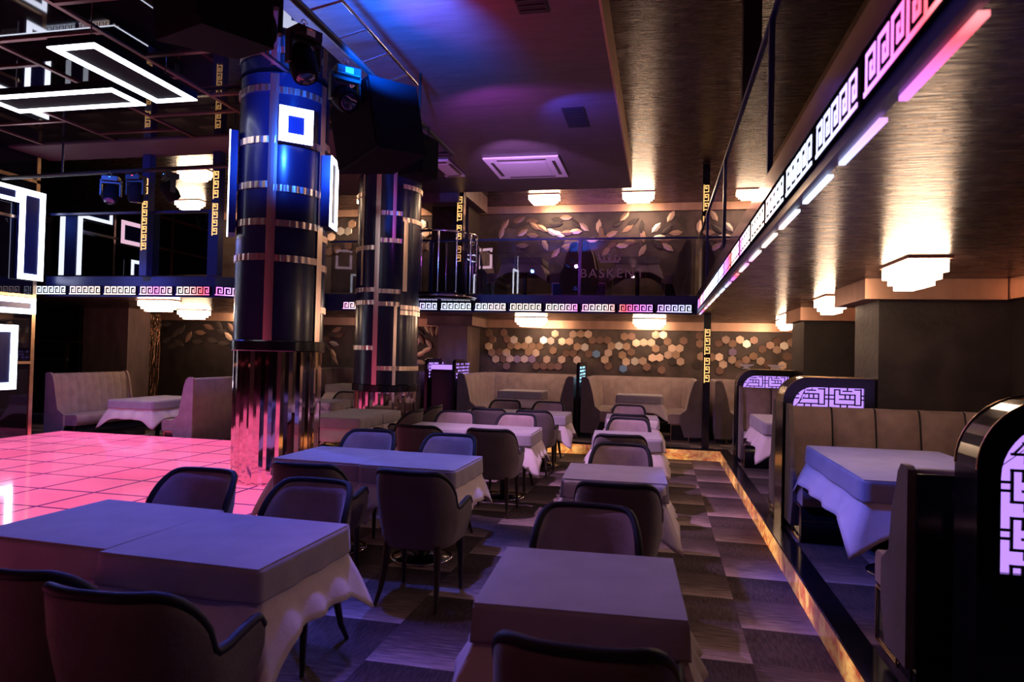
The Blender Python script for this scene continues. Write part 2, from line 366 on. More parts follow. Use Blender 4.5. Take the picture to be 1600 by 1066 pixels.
# mirrored partition with gold grid under the left gallery
struct('wall_left', MB().box(-14.15, -11.42, 11.7, 11.8, .001, MZ0-.002), M['mirror'])
m = MB()
for (u0, v0, u1, v1) in ((50, 532, 128, 535), (48, 560, 106, 562), (2, 578, 46, 580), (52, 475, 130, 477), (20, 492, 50, 493)):
    a = on_y(u0, v0, 11.69); b = on_y(u1, v1, 11.69); z = (a.z+b.z)/2; m.box(a.x, b.x, 11.68, 11.698, z-.025, z+.025)
for (u, v0, v1) in ((46, 493, 664), (104, 537, 580), (128, 470, 640), (12, 580, 664)):
    a = on_y(u, v0, 11.69); b = on_y(u, v1, 11.69); m.box(a.x-.03, a.x+.03, 11.672, 11.69, max(.01, b.z), a.z)
struct('trim_9', m, M['gold'])
# pillars
def pillar(n, x0, x1, y0, y1, z0, z1, mat_): return struct('wall_pillar', MB().box(x0, x1, y0, y1, z0, z1), mat_)
pillar(1, -4.40, -3.78, 13.2, 14.19, PZ, MZ0, M['pillar'])
pillar(2, -11.35, -10.30, 11.6, 12.2, .001, MZ0, M['pillar'])
pillar(3, 1.84, XR-.001, 6.42, 7.15, PZ, MZ0, M['plaster_d'])
pillar(4, 1.90, XR-.001, 9.85, 10.70, PZ, MZ0, M['plaster_d'])
pillar(5, -4.35, -3.62, 12.5, 13.3, MZ1, UC, M['plaster_d'])
struct('trim_10', MB().box(-4.55, -3.62, 12.95, 14.1, 2.165, MZ0-.002).box(-4.56, -3.61, 12.94, 14.11, 2.16, 2.168), M['pillar'])
m = MB(); m.box(1.69, XR-.09, 6.28, 7.32, 2.165, MZ0-.002); struct('trim_11', m, M['copper'])
m = MB(); m.box(1.82, XR-.09, 9.69, 10.78, 2.165, MZ0-.002); struct('trim_12', m, M['copper'])
m = MB(); m.box(-4.6, -3.46, 11.62, 13.3, 4.44, UC-.002); struct('trim_13', m, M['pillar'])

# ------------------------------------------------------------------ step: onyx riser, black nosing
struct('trim_14', MB().box(.955, 1.019, -4.5, 11.30, .001, .160).box(-7.0, .955, 11.255, 11.319, .001, .160), M['onyx'])
struct('trim_15', MB().box(.95, 1.09, -4.5, 11.25, .162, .182).box(-7.0, 1.09, 11.25, 11.40, .162, .182), M['black'])

# ------------------------------------------------------------------ dance floor
dpoly = [(-9.08, -4.5), (-3.2, -4.5), (-3.2, 6.55), (-4.35, 7.9), (-4.9, 8.95), (-9.08, 8.95)]
df = thing('dance_floor', (0, 0, 0), 'raised dance floor of pink glowing square glass tiles', 'dance floor')
MB().prism(dpoly, .20, DZ).build('glass_top', M['dance'], df)
MB().prism([(x+(.02 if x < -9 else -.03), y-(.03 if y > 0 else -.03)) for x, y in dpoly], .002, .198).build('base', M['black'], df)
e = MB()
for a, b in zip(dpoly[1:4], dpoly[2:5]):
    a = Vector((*a, .226)); b = Vector((*b, .226)); d = (b-a); n = Vector((d.y, -d.x, 0)).normalized()
    e.obox((a+b)/2+n*.012, d/2, n*.011, (0, 0, .026))
    e.obox((a+b)/2+n*.008-Vector((0, 0, .19)), d/2, n*.008, (0, 0, .03))
e.build('edge_trim', M['gold'], df)
o = MB()
for a, b in zip(dpoly[1:4], dpoly[2:5]):
    a = Vector((*a, .12)); b = Vector((*b, .12)); d = (b-a); n = Vector((d.y, -d.x, 0)).normalized()
    o.obox((a+b)/2+n*.004, d/2, n*.005, (0, 0, .052))
o.build('riser_glow', M['onyx'], df)
# ------------------------------------------------------------------ balcony fascias and key lights
struct('trim_16', MB().box(.56, .598, -4.5, 11.318, 2.32, 2.62), M['navy'])
struct('trim_17', MB().box(-5.88, .558, 11.28, 11.318, 2.32, 2.62), M['navy'])
struct('trim_18', MB().box(-9.09, -6.20, 8.58, 8.618, 2.32, 2.62), M['navy'])
struct('trim_19', MB().prism([(-6.20, 8.58), (-5.86, 8.92), (-5.86, 11.28), (-5.898, 11.28), (-5.898, 8.94), (-6.20, 8.62)], 2.32, 2.62), M['navy'])
struct('trim_20', MB().box(.54, .559, -4.5, 11.27, 2.505, 2.615), M['steel'])
def fret(n, u, h, t, d):
    m = MB()
    for i in range(n):
        x = i*u; 
        for a, b, c, e in ((0, t, 0, h), (0, .8*u, h-t, h), (.8*u-t, .8*u, .27*h, h), (.36*u, .8*u, .27*h, .27*h+t), (.36*u, .36*u+t, .27*h, .68*h), (.36*u, .56*u, .68*h-t, .68*h), (-.14*u, u*.86, 0, t)):
            m.box(x+a, x+b, -d, 0, c, e)
    return m
kroot = thing('key_light', (0, 0, 0), 'x', 'key pattern light')
fm = fret(5, .109, .118, .0145, .002); fm.build('fret', M['chase'], kroot)
MB().box(-.02, .565, .0005, .008, -.008, .126).build('panel', M['dead'], kroot)
ORD = ['first', 'second', 'third', 'fourth', 'fifth', 'sixth', 'seventh', 'eighth', 'ninth', 'tenth', 'eleventh', 'twelfth', 'thirteenth', 'fourteenth', 'fifteenth', 'sixteenth', 'seventeenth']
first = True
def place_key(loc, rz, label, group):
    global first
    if first: first = False; kroot.location = loc; kroot.rotation_euler = (0, 0, rz); kroot['label'] = label; kroot['group'] = group; return
    dup(kroot, loc, rz, label, group)
for k in range(10):
    place_key((-.045-.61*k, 11.268, 2.352), 0, 'glowing key pattern panel on the back balcony edge, %s from the corner post' % ORD[k], 'key pattern panels on the back balcony edge')
for k in range(16):
    place_key((.548, 2.06+.61*(k-1), 2.372), -PI/2, 'colour changing key pattern panel on the right balcony edge, %s from the camera end' % ORD[k], 'key pattern panels on the right balcony edge')
for k in range(5):
    place_key((-6.83-.61*(k-.0)+.02, 8.568, 2.352), 0, 'glowing key pattern panel on the left balcony edge, %s from its chamfered corner' % ORD[k], 'key pattern panels on the left balcony edge')
place_key((-6.175, 8.572, 2.352), PI/4*.98, 'pink white key pattern panel on the chamfered corner of the left balcony', 'key pattern panels on the left balcony edge')
bar = MB().box(.006, .028, 0, .45, -.012, 0).build('strip_light', M['chase2'])
for k in range(16):
    b = bar if k == 0 else bar.copy()
    if k: COL.objects.link(b)
    b.location = (.585, 1.475+.61*k, 2.319)
    tag(b, 'thin colour changing light bar under the right balcony edge, %s from the camera end' % ORD[k], 'light bar', 'light bars under the right balcony edge')

# ------------------------------------------------------------------ balustrades
def balustrade(label, p0, p1, z0, z1, posts, glassm, railm, w=.02, skip=None):
    r = thing('balustrade', ((p0[0]+p1[0])/2, (p0[1]+p1[1])/2, z0), label, 'balustrade')
    c = Vector(((p0[0]+p1[0])/2, (p0[1]+p1[1])/2, z0))
    a = Vector((*p0, z0))-c; b = Vector((*p1, z0))-c; d = b-a; L_ = d.length; t = d/L_; n = Vector((-t.y, t.x, 0)); H = z1-z0
    ts = [0]+list(posts)+[1]
    for i in range(len(ts)-1):
        q0 = a+d*ts[i]+t*.03; q1 = a+d*ts[i+1]-t*.03
        MB().obox((q0+q1)/2+Vector((0, 0, H/2-.01)), (q1-q0)/2, n*.005, (0, 0, H/2-.03)).build('glass_pane', glassm, r)
    MB().obox(Vector((0, 0, H-.012)), d/2, n*w, (0, 0, .016)).build('top_rail', railm, r)
    for s in posts: MB().obox(a+d*s+Vector((0, 0, H/2-.014)), t*.024, n*.020, (0, 0, H/2-.014)).build('post', railm, r)
    return r
bb = balustrade('glass balustrade along the back balcony, etched with a crown and name', (-5.84, 11.30), (.56, 11.30), 2.622, 3.57, (.3, .705), M['glass'], M['navy'])
balustrade('glass balustrade along the right hand balcony above the key lights', (.59, -4.4), (.59, 11.26), 2.622, 3.57, (.18, .36, .54, .72, .88), M['glass'], M['navy'])
balustrade('black glass balustrade of the left balcony above the dance floor', (-9.05, 8.60), (-6.22, 8.60), 2.622, 3.57, (.62, .965), M['glassd'], M['navy'], .03)
balustrade('short side balustrade of the left balcony behind the thick column', (-5.88, 8.96), (-5.88, 11.2), 2.622, 3.57, (.5,), M['glassd'], M['navy'], .03)
# etched crown and lettering on the back balustrade
def text_mesh(s, size, mat_, name):
    c = D.curves.new(name, 'FONT'); c.body = s; c.size = size; c.extrude = .0012; c.align_x = 'CENTER'; c.space_character = 1.25
    o = D.objects.new(name, c); COL.objects.link(o); bpy.context.view_layer.update()
    me = D.meshes.new_from_object(o.evaluated_get(bpy.context.evaluated_depsgraph_get())); D.objects.remove(o)
    me.materials.clear(); me.materials.append(mat_); q = D.objects.new(name, me); COL.objects.link(q); return q
bc = Vector(((-5.84+.56)/2, 11.30, 2.622))
tx = text_mesh('BASKENT', .21, M['etch'], 'lettering'); tx.rotation_euler = (PI/2, 0, 0); tx.location = Vector((-.80, 11.288, 2.915))-bc; tx.parent = bb
m = MB()
cx, cz = -.84, 3.16
m.prism([(cx-.16, cz), (cx+.16, cz), (cx+.15, cz+.03), (cx-.15, cz+.03)], 11.285, 11.288, 'y')
for dx, h in ((-.15, .13), (-.085, .11), (0, .14), (.085, .11), (.15, .13)):
    m.prism([(cx+dx*1-.03, cz+.035), (cx+dx+.03, cz+.035), (cx+dx*1.2, cz+h)], 11.285, 11.288, 'y')
    m.prism([(cx+dx*1.2+.018*math.cos(a*PI/5), cz+h+.018*math.sin(a*PI/5)) for a in range(10)], 11.285, 11.288, 'y')
q = m.build('crown_emblem', M['etch'], bb); q.location = -bc
# posts with gold key strips
def keypost(name, x, y, z0, z1, w, strips, label, base=M['black']):
    r = thing(name, (x, y, z0), label, 'post')
    MB().box(-w, w, -w, w, 0, z1-z0).build('shaft', base, r)
    for a, b in strips:
        n = max(2, round((b-a)/.13)); u = (b-a)/n; f = fret(n, u, .085, .013, .004)
        f.v = [(-.04+zz, -w-.001+yy, a-z0+xx) for xx, yy, zz in f.v]
        f.build('key_strip', M['goldkey'], r)
    return r
keypost('key_post', .74, 11.44, PZ, MZ0-.002, .055, ((1.25, 1.66), (1.70, 2.12)), 'black post with lit gold key strips under the balcony corner')
keypost('key_post', .68, 11.44, MZ1+.002, UC-.002, .055, ((3.53, 3.94), (4.02, 4.45)), 'black post with gold key strips standing on the back balcony corner')
keypost('key_post', -3.45, 11.42, MZ1+.002, 4.435, .07, ((3.20, 3.50), (3.58, 3.86), (3.92, 4.36)), 'black post with gold key strips behind the round chrome cage')
keypost('key_post', -7.31, 8.53, 2.622, 4.375, .06, ((3.0, 3.72), (3.8, 4.05)), 'blue black post with gold key strip on the left balcony glass', M['navy'])
keypost('key_post', -6.16, 8.53, 2.622, 4.375, .06, ((3.2, 3.66), (3.72, 4.12)), 'post with gold key strips at the left balcony corner beside the thick column', M['navy'])
keypost('balcony_post', .72, 6.15, MZ1+.002, UC-.002, .075, (), 'slim black post on the right balcony, farther of two', M['blackmat'])
keypost('balcony_post', .74, 3.75, MZ1+.002, UC-.002, .085, (), 'slim black post on the right balcony, nearer of two', M['blackmat'])

# ------------------------------------------------------------------ crystal ceiling lamps
def crystal(w, d, z0, z1, n=26):
    m = MB(); pts = []
    per = [((-w, -d), (w, -d), n), ((w, -d), (w, d), max(4, int(n*d/w))), ((w, d), (-w, d), n), ((-w, d), (-w, -d), max(4, int(n*d/w)))]
    for a, b, k in per:
        dx, dy = b[0]-a[0], b[1]-a[1]; L_ = math.hypot(dx, dy); nx, ny = dy/L_, -dx/L_
        for i in range(k):
            t = i/k; o = .006 if i % 2 else -.004
            pts.append((a[0]+dx*t+nx*o, a[1]+dy*t+ny*o))
    m.prism(pts[::1], z0, z1); return m
lroot = thing('crystal_ceiling_lamp', (0, 0, 0), 'x', 'ceiling lamp')
MB().box(-.31, .31, -.135, .135, -.018, 0).build('canopy', M['copper'], lroot)
crystal(.29, .118, -.10, -.022).build('crystal_tier', M['lamp'], lroot)
crystal(.255, .09, -.145, -.1005).build('crystal_tier', M['lamp'], lroot)
crystal(.21, .062, -.185, -.1455).build('crystal_tier', M['lamp'], lroot)
lamps = [  # x, y, z, rotation, label
    (-2.44, 12.95, MZ0, 0, 'crystal lamp under the back balcony, left of the two over the hexagon wall'),
    (-.20, 12.95, MZ0, 0, 'crystal lamp under the back balcony, right of the two over the hexagon wall'),
    (1.72, 5.24, MZ0, PI/2, 'crystal lamp under the right balcony nearest the camera'),
    (1.84, 8.10, MZ0, PI/2, 'crystal lamp under the right balcony before the second pillar'),
    (1.95, 11.1, MZ0, PI/2, 'crystal lamp under the right balcony beyond the second pillar'),
    (2.15, 12.7, MZ0, PI/2, 'crystal lamp in the far right corner under the balcony'),
    (-7.75, 9.35, MZ0, 0, 'crystal lamp under the left balcony nearest its edge'),
    (-9.05, 11.9, MZ0, 0, 'crystal lamp under the left balcony near the leaf wall'),
    (-2.28, 13.2, UC, 0, 'crystal lamp over the back gallery, left of the bright pair'),
    (-.46, 13.2, UC, 0, 'crystal lamp over the back gallery, right of the bright pair'),
    (1.82, 13.2, UC, 0, 'crystal lamp over the far right end of the back gallery'),
    (1.93, 11.3, UC, PI/2, 'crystal lamp over the right gallery seen beside the slim post'),
    (1.95, 8.5, UC, PI/2, 'crystal lamp over the right gallery above the key lights'),
    (-8.2, 10.7, UC, 0, 'crystal lamp over the left gallery nearer the spotlights'),
    (-10.0, 12.9, UC, 0, 'crystal lamp over the left gallery, farther back and lower in view'),
    (-5.9, 13.2, UC, 0, 'crystal lamp over the gallery beside the thick column')]
for i, (x, y, z, rz, lab) in enumerate(lamps):
    z -= .0025
    if i == 0: lroot.location = (x, y, z); lroot.rotation_euler = (0, 0, rz); lroot['label'] = lab; lroot['group'] = 'crystal ceiling lamps'
    else: dup(lroot, (x, y, z), rz, lab, 'crystal ceiling lamps')

# ------------------------------------------------------------------ columns
def column(cx, cy, r, zb, ztop, zring, rings, strips, label):
    t = thing('round_column', (cx, cy, zb), label, 'column')
    n = 30; pr = []
    random.seed(int(r*1000))
    pts = []
    for i in range(n):
        a = 2*PI*i/n
        for s, rr in ((0, r*.985), (.42, r*(.93+.012*random.random())), (.5, r*.985)):
            pts.append((rr*math.cos(a+s*2*PI/n*1.9), rr*math.sin(a+s*2*PI/n*1.9)))
    pts = [(r*.965*(1+.02*math.sin(i*2.4))*math.cos(2*PI*i/72), r*.965*(1+.02*math.sin(i*2.4))*math.sin(2*PI*i/72)) for i in range(72)]
    MB().prism(pts, 0.0, zring-.055-zb).build('chrome_skirt', M['chrome'], t)
    MB().lathe([(r+.012, zring-.055-zb), (r+.022, zring-.045-zb), (r+.022, zring+.045-zb), (r+.012, zring+.055-zb)], 64, smooth=False).build('collar', M['black'], t)
    MB().lathe([(r, zring+.056-zb), (r, ztop-zb)], 64).build('gloss_shell', M['blackpanel'], t)
    va = math.atan2(-cy, -cx)   # direction to the camera
    for (a0, a1, z) in rings:
        b_ = MB().lathe([(r+.002, z-.033-zb), (r+.012, z-.033-zb), (r+.012, z+.033-zb), (r+.002, z+.033-zb)], 34, a0=va+R(a0), a1=va+R(a1), smooth=False)
        b_.v = [(x*(1+.010*math.sin(17*math.atan2(y, x)*2.3)), y*(1+.010*math.sin(17*math.atan2(y, x)*2.3)), q) for x, y, q in b_.v]
        b_.build('band', M['band'], t)
    for (a, wdt, z0, z1) in strips:
        MB().lathe([(r+.003, z0-zb), (r+.014, z0-zb), (r+.014, z1-zb), (r+.003, z1-zb)], 3, a0=va+R(a-wdt*1.7), a1=va+R(a+wdt*1.7), smooth=False).build('upright_strip', M['band'], t)
    return t
F = 100
column(-3.93, 6.52, .45, DZ+.001, HC-.002, 1.645,
       [(-F, -14, 3.25), (-F, -14, 2.88), (-F, -14, 2.53), (-14, 54, 4.20), (-F, -14, 4.22), (-14, 54, 3.70), (-F, -14, 3.70), (-14, 54, 3.22), (-14, 54, 2.87), (-14, 54, 2.52), (54, F, 2.78), (54, F, 2.47), (54, F, 2.03), (54, F, 3.75)],
       [(-14, 3.2, 1.66, 4.36), (54, 3.2, 1.66, 4.36)], 'thick black gloss column with chrome skirt on the dance floor edge')
column(-4.16, 9.97, .485, .001, HC-.002, 1.06,
       [(-F, -20, 3.16), (-F, -20, 2.53), (-F, -20, 2.34), (-F, -20, 1.66), (-20, 22, 3.68), (-20, 22, 3.27), (-20, 22, 2.51), (-20, 22, 2.32), (-20, 22, 1.36), (22, F, 4.10), (22, F, 3.60), (22, F, 2.28), (22, F, 2.20), (22, F, 1.36), (-F, F, 4.33), (-F, -48, 3.98)],
       [(-20, 2.5, 1.09, 4.36), (-52, 1.6, 2.6, 4.3), (14, 1.6, 1.09, 2.30), (30, 2.5, 2.52, 3.6), (8, 1.8, 3.3, 4.33)], 'slimmer looking black gloss column farther back beside the chrome cage')
# led frames on the column
def led_frame(name, w_, h_, t_, d_, mat_, loc, rz, label, rx=0, ry=0, cat='light frame', group=None, housing=True):
    r = thing(name, loc, label, cat, rz, group); r.rotation_euler = (rx, ry, rz)
    m = MB()
    for a, b, c, e in ((-w_, w_, -h_, -h_+t_), (-w_, w_, h_-t_, h_), (-w_, -w_+t_, -h_+t_, h_-t_), (w_-t_, w_, -h_+t_, h_-t_)):
        m.box(a, b, -.012, 0, c, e)
    m.build('led_border', mat_, r)
    if housing: MB().box(-w_, w_, .0008, d_, -h_, h_).build('housing', M['navy'] if cat != 'ceiling light' else M['speaker'], r)
    return r
va = math.atan2(-6.52, 3.93)
def onc(deg, r, z): a = va+R(deg); return (-3.93+r*math.cos(a), 6.52+r*math.sin(a), z), a+PI/2
def colled(deg, r, z, w_, h_, t_, label, d=.06, facing=0, m='led'):
    l, a = onc(deg, r, z); led_frame('led_frame', w_, h_, t_, d, M[m], l, a+R(facing), label)
colled(11, .53, 3.84, .165, .175, .085, 'square white glowing frame high on the thick column facing the tables')
colled(72, .53, 3.27, .15, .37, .05, 'tall white glowing frame on the right side of the thick column', .12)
colled(-86, .53, 3.30, .16, .52, .03, 'tall white glowing frame on the left side of the thick column, seen edge on', .07)
colled(165, .53, 3.85, .2, .24, .06, 'glowing frame on the far side of the thick column mirrored in the balcony glass', .06, m='ledp')
colled(196, .53, 3.2, .12, .30, .05, 'lower glowing frame on the far side of the thick column', .06)

# ------------------------------------------------------------------ led frames on the mirrored wall and ceiling
def wall_led(y0, y1, z0, z1, t, label, m='led'):
    return led_frame('led_frame', (y1-y0)/2, (z1-z0)/2, t, .05, M[m], (-9.03, (y0+y1)/2, (z0+z1)/2), PI/2, label)
wall_led(8.05, 8.46, 2.53, 3.84, .085, 'tall white glowing frame on the mirrored left wall')
wall_led(7.45, 8.04, 3.62, 3.84, .055, 'short white glowing frame meeting the tall one on the left wall')
wall_led(7.2, 8.36, 2.03, 2.265, .075, 'flat lying white glowing frame below the balcony line on the left wall')
wall_led(7.3, 8.09, .94, 1.86, .10, 'white glowing frame low on the left wall at the photo edge')
wall_led(6.45, 7.25, 3.35, 3.75, .07, 'glowing frame on the left wall mirrored high in the black balcony glass', 'ledp')
wall_led(6.35, 7.0, 2.55, 3.1, .06, 'glowing frame on the left wall mirrored low in the black balcony glass')
def ceil_led(x0, x1, y0, y1, z, t, label, m):
    return led_frame('led_frame', (x1-x0)/2, (y1-y0)/2, t, .07, M[m], ((x0+x1)/2, (y0+y1)/2, z), 0, label, rx=PI/2, cat='ceiling light')
ceil_led(-5.06, -4.59, 4.70, 5.98, 4.10, .075, 'long glowing frame hanging under the mirrored ceiling, pointing away', 'led')
ceil_led(-6.80, -5.22, 5.57, 6.02, 4.10, .075, 'long glowing frame hanging under the mirrored ceiling, lying crosswise', 'led')
ceil_led(-5.75, -5.45, 4.0, 4.6, 4.10, .06, 'small glowing frame under the ceiling at the upper left photo edge', 'led')
for (x, y, lb) in ((-4.82, 4.9, 'near end of the long'), (-4.82, 5.8, 'far end of the long'), (-6.6, 5.8, 'left end of the crosswise'), (-5.4, 5.8, 'right end of the crosswise'), (-5.6, 4.3, 'middle of the small')):
    tag(MB().cyl((x, y, 4.162), (x, y, 4.397), .006, 8).build('hanging_rod', M['steel']), 'thin steel rod holding the '+lb+' glowing ceiling frame', 'rod', 'rods holding the ceiling frames')

# ------------------------------------------------------------------ round chrome cage on the balcony
cg = thing('round_cage', (-3.66, 11.12, 2.50), 'round chrome railed podium jutting from the back balcony beside the column', 'podium')
MB().lathe([(.10, 0), (.56, 0), (.62, .03), (.62, .10), (.10, .10)], 48).build('podium_floor', M['black'], cg)
MB().lathe([(.621, .035), (.635, .035), (.635, .06), (.621, .06)], 48, caps=False).build('podium_band', M['steel'], cg)
MB().tube([(.58*math.cos(a), .58*math.sin(a), 1.10) for a in [2*PI*i/40 for i in range(40)]], .022, 10, True).build('top_rail', M['steel'], cg)
for i in range(12):
    a = 2*PI*i/12+.2; x, y = .58*math.cos(a), .58*math.sin(a)
    MB().cyl((x, y, .10), (x, y, 1.09), .016, 10).lathe([(.035, .10), (.035, .115)], 14, (x, y)).build('baluster', M['steel'], cg)

# ------------------------------------------------------------------ lighting pipes, spotlights, loudspeakers
pr = thing('lighting_pipe', (-2.37, 7.45, 3.9), 'black pipe frame hung below the ceiling carrying the spotlights', 'pipe frame')
MB().cyl((0, -5.6, 0), (0, 0, 0), .028, 12).build('pipe', M['blackmat'], pr)
MB().cyl((0, 0, 0), (-6.65, .30, 0), .028, 12).build('pipe', M['blackmat'], pr)
for p in ((0, -1.1, 0), (0, -4.2, 0), (-2.9, .13, 0), (-5.6, .26, 0)):
    MB().cyl((p[0], p[1], .02), (p[0], p[1], HC-3.9-.003+(0)), .014, 8).build('drop_rod', M['blackmat'], pr)
MB().cyl((.16, -5.6, .16), (.16, -1.6, .16), .015, 8).build('upper_chord', M['steel'], pr)
for k in range(9): MB().cyl((0, -5.4+k*.42, 0), (.16, -5.2+k*.42, .16), .009, 6).build('brace', M['steel'], pr)
def moving_head(loc, rz, tilt, label, lens='bluelens', stick=False, s=.82, cat='spotlight'):
    r = thing('moving_head_light', loc, label, cat, rz, None); r.scale = (s, s, s)
    MB().box(-.12, .12, -.10, .10, -.13, -.045).build('base', M['blackmat'], r, bevel=.008)
    MB().cyl((0, 0, -.045), (0, 0, .02), .012).tube([(.03*math.cos(a), 0, .03*math.sin(a)+.02) for a in [PI*k/8 for k in range(9)]], .006, 6).build('clamp', M['steel'], r)
    MB().box(-.155, -.125, -.04, .04, -.36, -.10).box(.125, .155, -.04, .04, -.36, -.10).box(-.155, .155, -.04, .04, -.165, -.1305).build('yoke', M['blackmat'], r, bevel=.006)
    h = D.objects.new('head', MB().lathe([(.03, -.16), (.09, -.15), (.115, -.08), (.12, .05), (.105, .13), (.10, .14)], 28).mesh('head', M['speaker'])); COL.objects.link(h); h.parent = r; h.location = (0, 0, -.33); h.rotation_euler = (tilt, 0, 0)
    MB().lathe([(0.001, .141), (.086, .141), (.070, .149), (.001, .153)], 24).build('lens', M['lensglass'], h)
    MB().box(-.012, .012, -.104, -.1005, -.075, -.063).build('indicator', M[lens], r)
    if stick: MB().box(-.04, .04, -.106, -.1005, -.115, -.065).build('sticker', M['sticker'], r)
    return r
moving_head((-7.13, 7.65, 3.87), .5, R(150), 'spotlight hanging leftmost of three from the crosswise pipe')
moving_head((-6.73, 7.63, 3.87), .1, R(185), 'spotlight hanging middle of three from the crosswise pipe', 'redled')
moving_head((-6.20, 7.61, 3.87), -.6, R(215), 'spotlight hanging rightmost of three from the crosswise pipe')
moving_head((-2.45, 3.75, 3.88), .7, R(140), 'spotlight with white sticker on the pipe, nearest the camera', 'bluelens', True)
moving_head((-2.47, 4.30, 3.88), 1.1, R(160), 'spotlight with red lamp glow on the pipe above the thick column', 'redled', True)
moving_head((-2.47, 4.95, 3.88), .8, R(120), 'spotlight with white sticker on the pipe beside the big loudspeaker', 'bluelens', True)
moving_head((-2.47, 6.00, 3.88), 1.8, R(60), 'spotlight on the far part of the pipe over the middle tables')
def hung_speaker(loc, rot, w_, d_, h_, label, grp=None):
    r = thing('hanging_loudspeaker', loc, label, 'loudspeaker'); r.rotation_euler = rot
    m = MB().prism([(-w_/2, -d_/2), (w_/2, -d_/2), (w_*.38, d_/2), (-w_*.38, d_/2)], -h_, 0); m.build('cabinet', M['speaker'], r, bevel=.012)
    MB().box(-w_*.46, w_*.46, -d_/2-.012, -d_/2-.001, -h_*.94, -h_*.06).build('grille', M['dead'], r)
    MB().tube([(-.1, 0, .0), (-.1, 0, .10), (.1, 0, .10), (.1, 0, .0)], .009, 6).build('bracket', M['blackmat'], r)
    return r
hung_speaker((-2.40, 5.35, 3.78), (R(8), R(-6), R(-38)), .72, .50, .58, 'large black loudspeaker hanging right of the thick column')
hung_speaker((-2.35, 6.35, 3.72), (0, 0, R(-20)), .30, .30, .38, 'small black loudspeaker hanging behind the large one')
hung_speaker((-2.20, 2.95, 3.86), (R(6), R(5), R(-25)), .46, .42, .70, 'large black loudspeaker hanging at the top photo edge near the camera')

# ------------------------------------------------------------------ ceiling cassettes and vents
def cassette(x0, x1, y0, y1, z, label, name='ceiling_air_unit', cat='air conditioner'):
    r = thing(name, ((x0+x1)/2, (y0+y1)/2, z), label, cat); a, b = (x1-x0)/2, (y1-y0)/2
    MB().box(-a, a, -b, b, -.03, -.002).build('cover', M['white'], r, bevel=.008)
    for s in (-1, 1): MB().box(s*a*.82-.022, s*a*.82+.022, -b*.65, b*.65, -.036, -.0302).build('louvre', M['hex_d'], r)
    for s in (-1, 1): MB().box(-a*.65, a*.65, s*b*.82-.022, s*b*.82+.022, -.036, -.0302).build('louvre', M['hex_d'], r)
    MB().box(-a*.6, a*.6, -b*.6, b*.6, -.035, -.0305).build('grille', M['white'], r, bevel=.003)
cassette(-2.50, -1.42, 9.25, 10.35, HC, 'large square air conditioning unit in the purple hall ceiling')
cassette(-3.32, -3.06+.06, 9.25, 10.15, HC, 'small pale air unit in the ceiling left of the large one')
for (x0, x1, y0, y1, lab) in ((-1.13, -.88, 7.5, 8.15, 'dark square ceiling vent between the beam and the air unit'), (-1.16, -.92, 4.75, 5.35, 'dark square ceiling vent at the top photo edge')):
    r = thing('ceiling_vent', ((x0+x1)/2, (y0+y1)/2, HC), lab, 'vent'); a, b = (x1-x0)/2, (y1-y0)/2
    MB().box(-a, a, -b, b, -.012, -.001).build('frame', M['vent'], r)
    s_ = MB()
    for k in range(7): s_.box(-a*.85, a*.85, -b*.85+k*b*.27, -b*.85+k*b*.27+.02, -.02, -.0125)
    s_.build('slats', M['blackmat'], r)
r = thing('ceiling_duct', (1.95, 7.2, UC-.002), 'dark boxed duct under the right gallery ceiling with a tan end panel', 'duct')
MB().box(-.22, .8, -.75, .75, -.36, 0).build('casing', M['plaster_d'], r)
MB().box(-.2, .78, -.762, -.7505, -.34, -.02).build('end_panel', M['copper'], r)
# ------------------------------------------------------------------ hexagon tiles on the back wall (centres traced on the wall plane)
HX = {'w': 'hex_w', 'c': 'hex_c', 't': 'hex_t', 'b': 'hex_b', 'd': 'hex_d', 'p': 'hex_p', 'u': 'hex_u'}  # differing tilt of the metal tiles to the light is put into these tones
HN = {'w': 'pearl white', 'c': 'pale champagne', 't': 'tan', 'b': 'chocolate brown', 'd': 'charcoal', 'p': 'mauve', 'u': 'steel blue'}
hmesh = {}
def hexmesh(k, r):
    key = (k, r)
    if key not in hmesh:
        m = MB(); p = [(r*math.sin(R(60*i)), r*math.cos(R(60*i))) for i in range(6)]; q = [(x*.93, z*.93) for x, z in p]
        n = 6; vs = [(x, .022, z) for x, z in p]+[(x, -.010, z) for x, z in p]+[(x, -.014, z) for x, z in q]
        m.add(vs, [(0, 1, 2, 3, 4, 5), (17, 16, 15, 14, 13, 12)]+[(i, i+6, (i+1) % 6+6, (i+1) % 6) for i in range(6)]+[(i+6, i+12, (i+1) % 6+12, (i+1) % 6+6) for i in range(6)])
        hmesh[key] = m.mesh('hexagon_tile', M[HX[k]])
    return hmesh[key]
H1 = "367,175b 400,232b 365,292c 393,348t 428,408c 460,345b 498,405b 525,470b 500,172b 530,230b 590,235w 560,290b 625,290t 690,290t 525,348c 555,405c 620,408p 685,408c 752,408p 722,345t 787,352c 757,292t 722,237w 822,292t 855,240w 922,245w 958,182c 1020,250c 1087,250c 1118,188c 1187,185t 1253,185c 1290,240b 1358,237b 1425,237b 1460,292t 1527,290w 1575,207t 1595,295t 1155,298t 1222,302w 1120,357b 1055,357b 940,330t 885,410c 790,470b 855,470b 920,472b 985,472b 1017,412c 1153,415c 1257,362b 1325,362u 1432,352c 1400,412c 1430,470b 1557,372t 1590,432c 1565,492u"
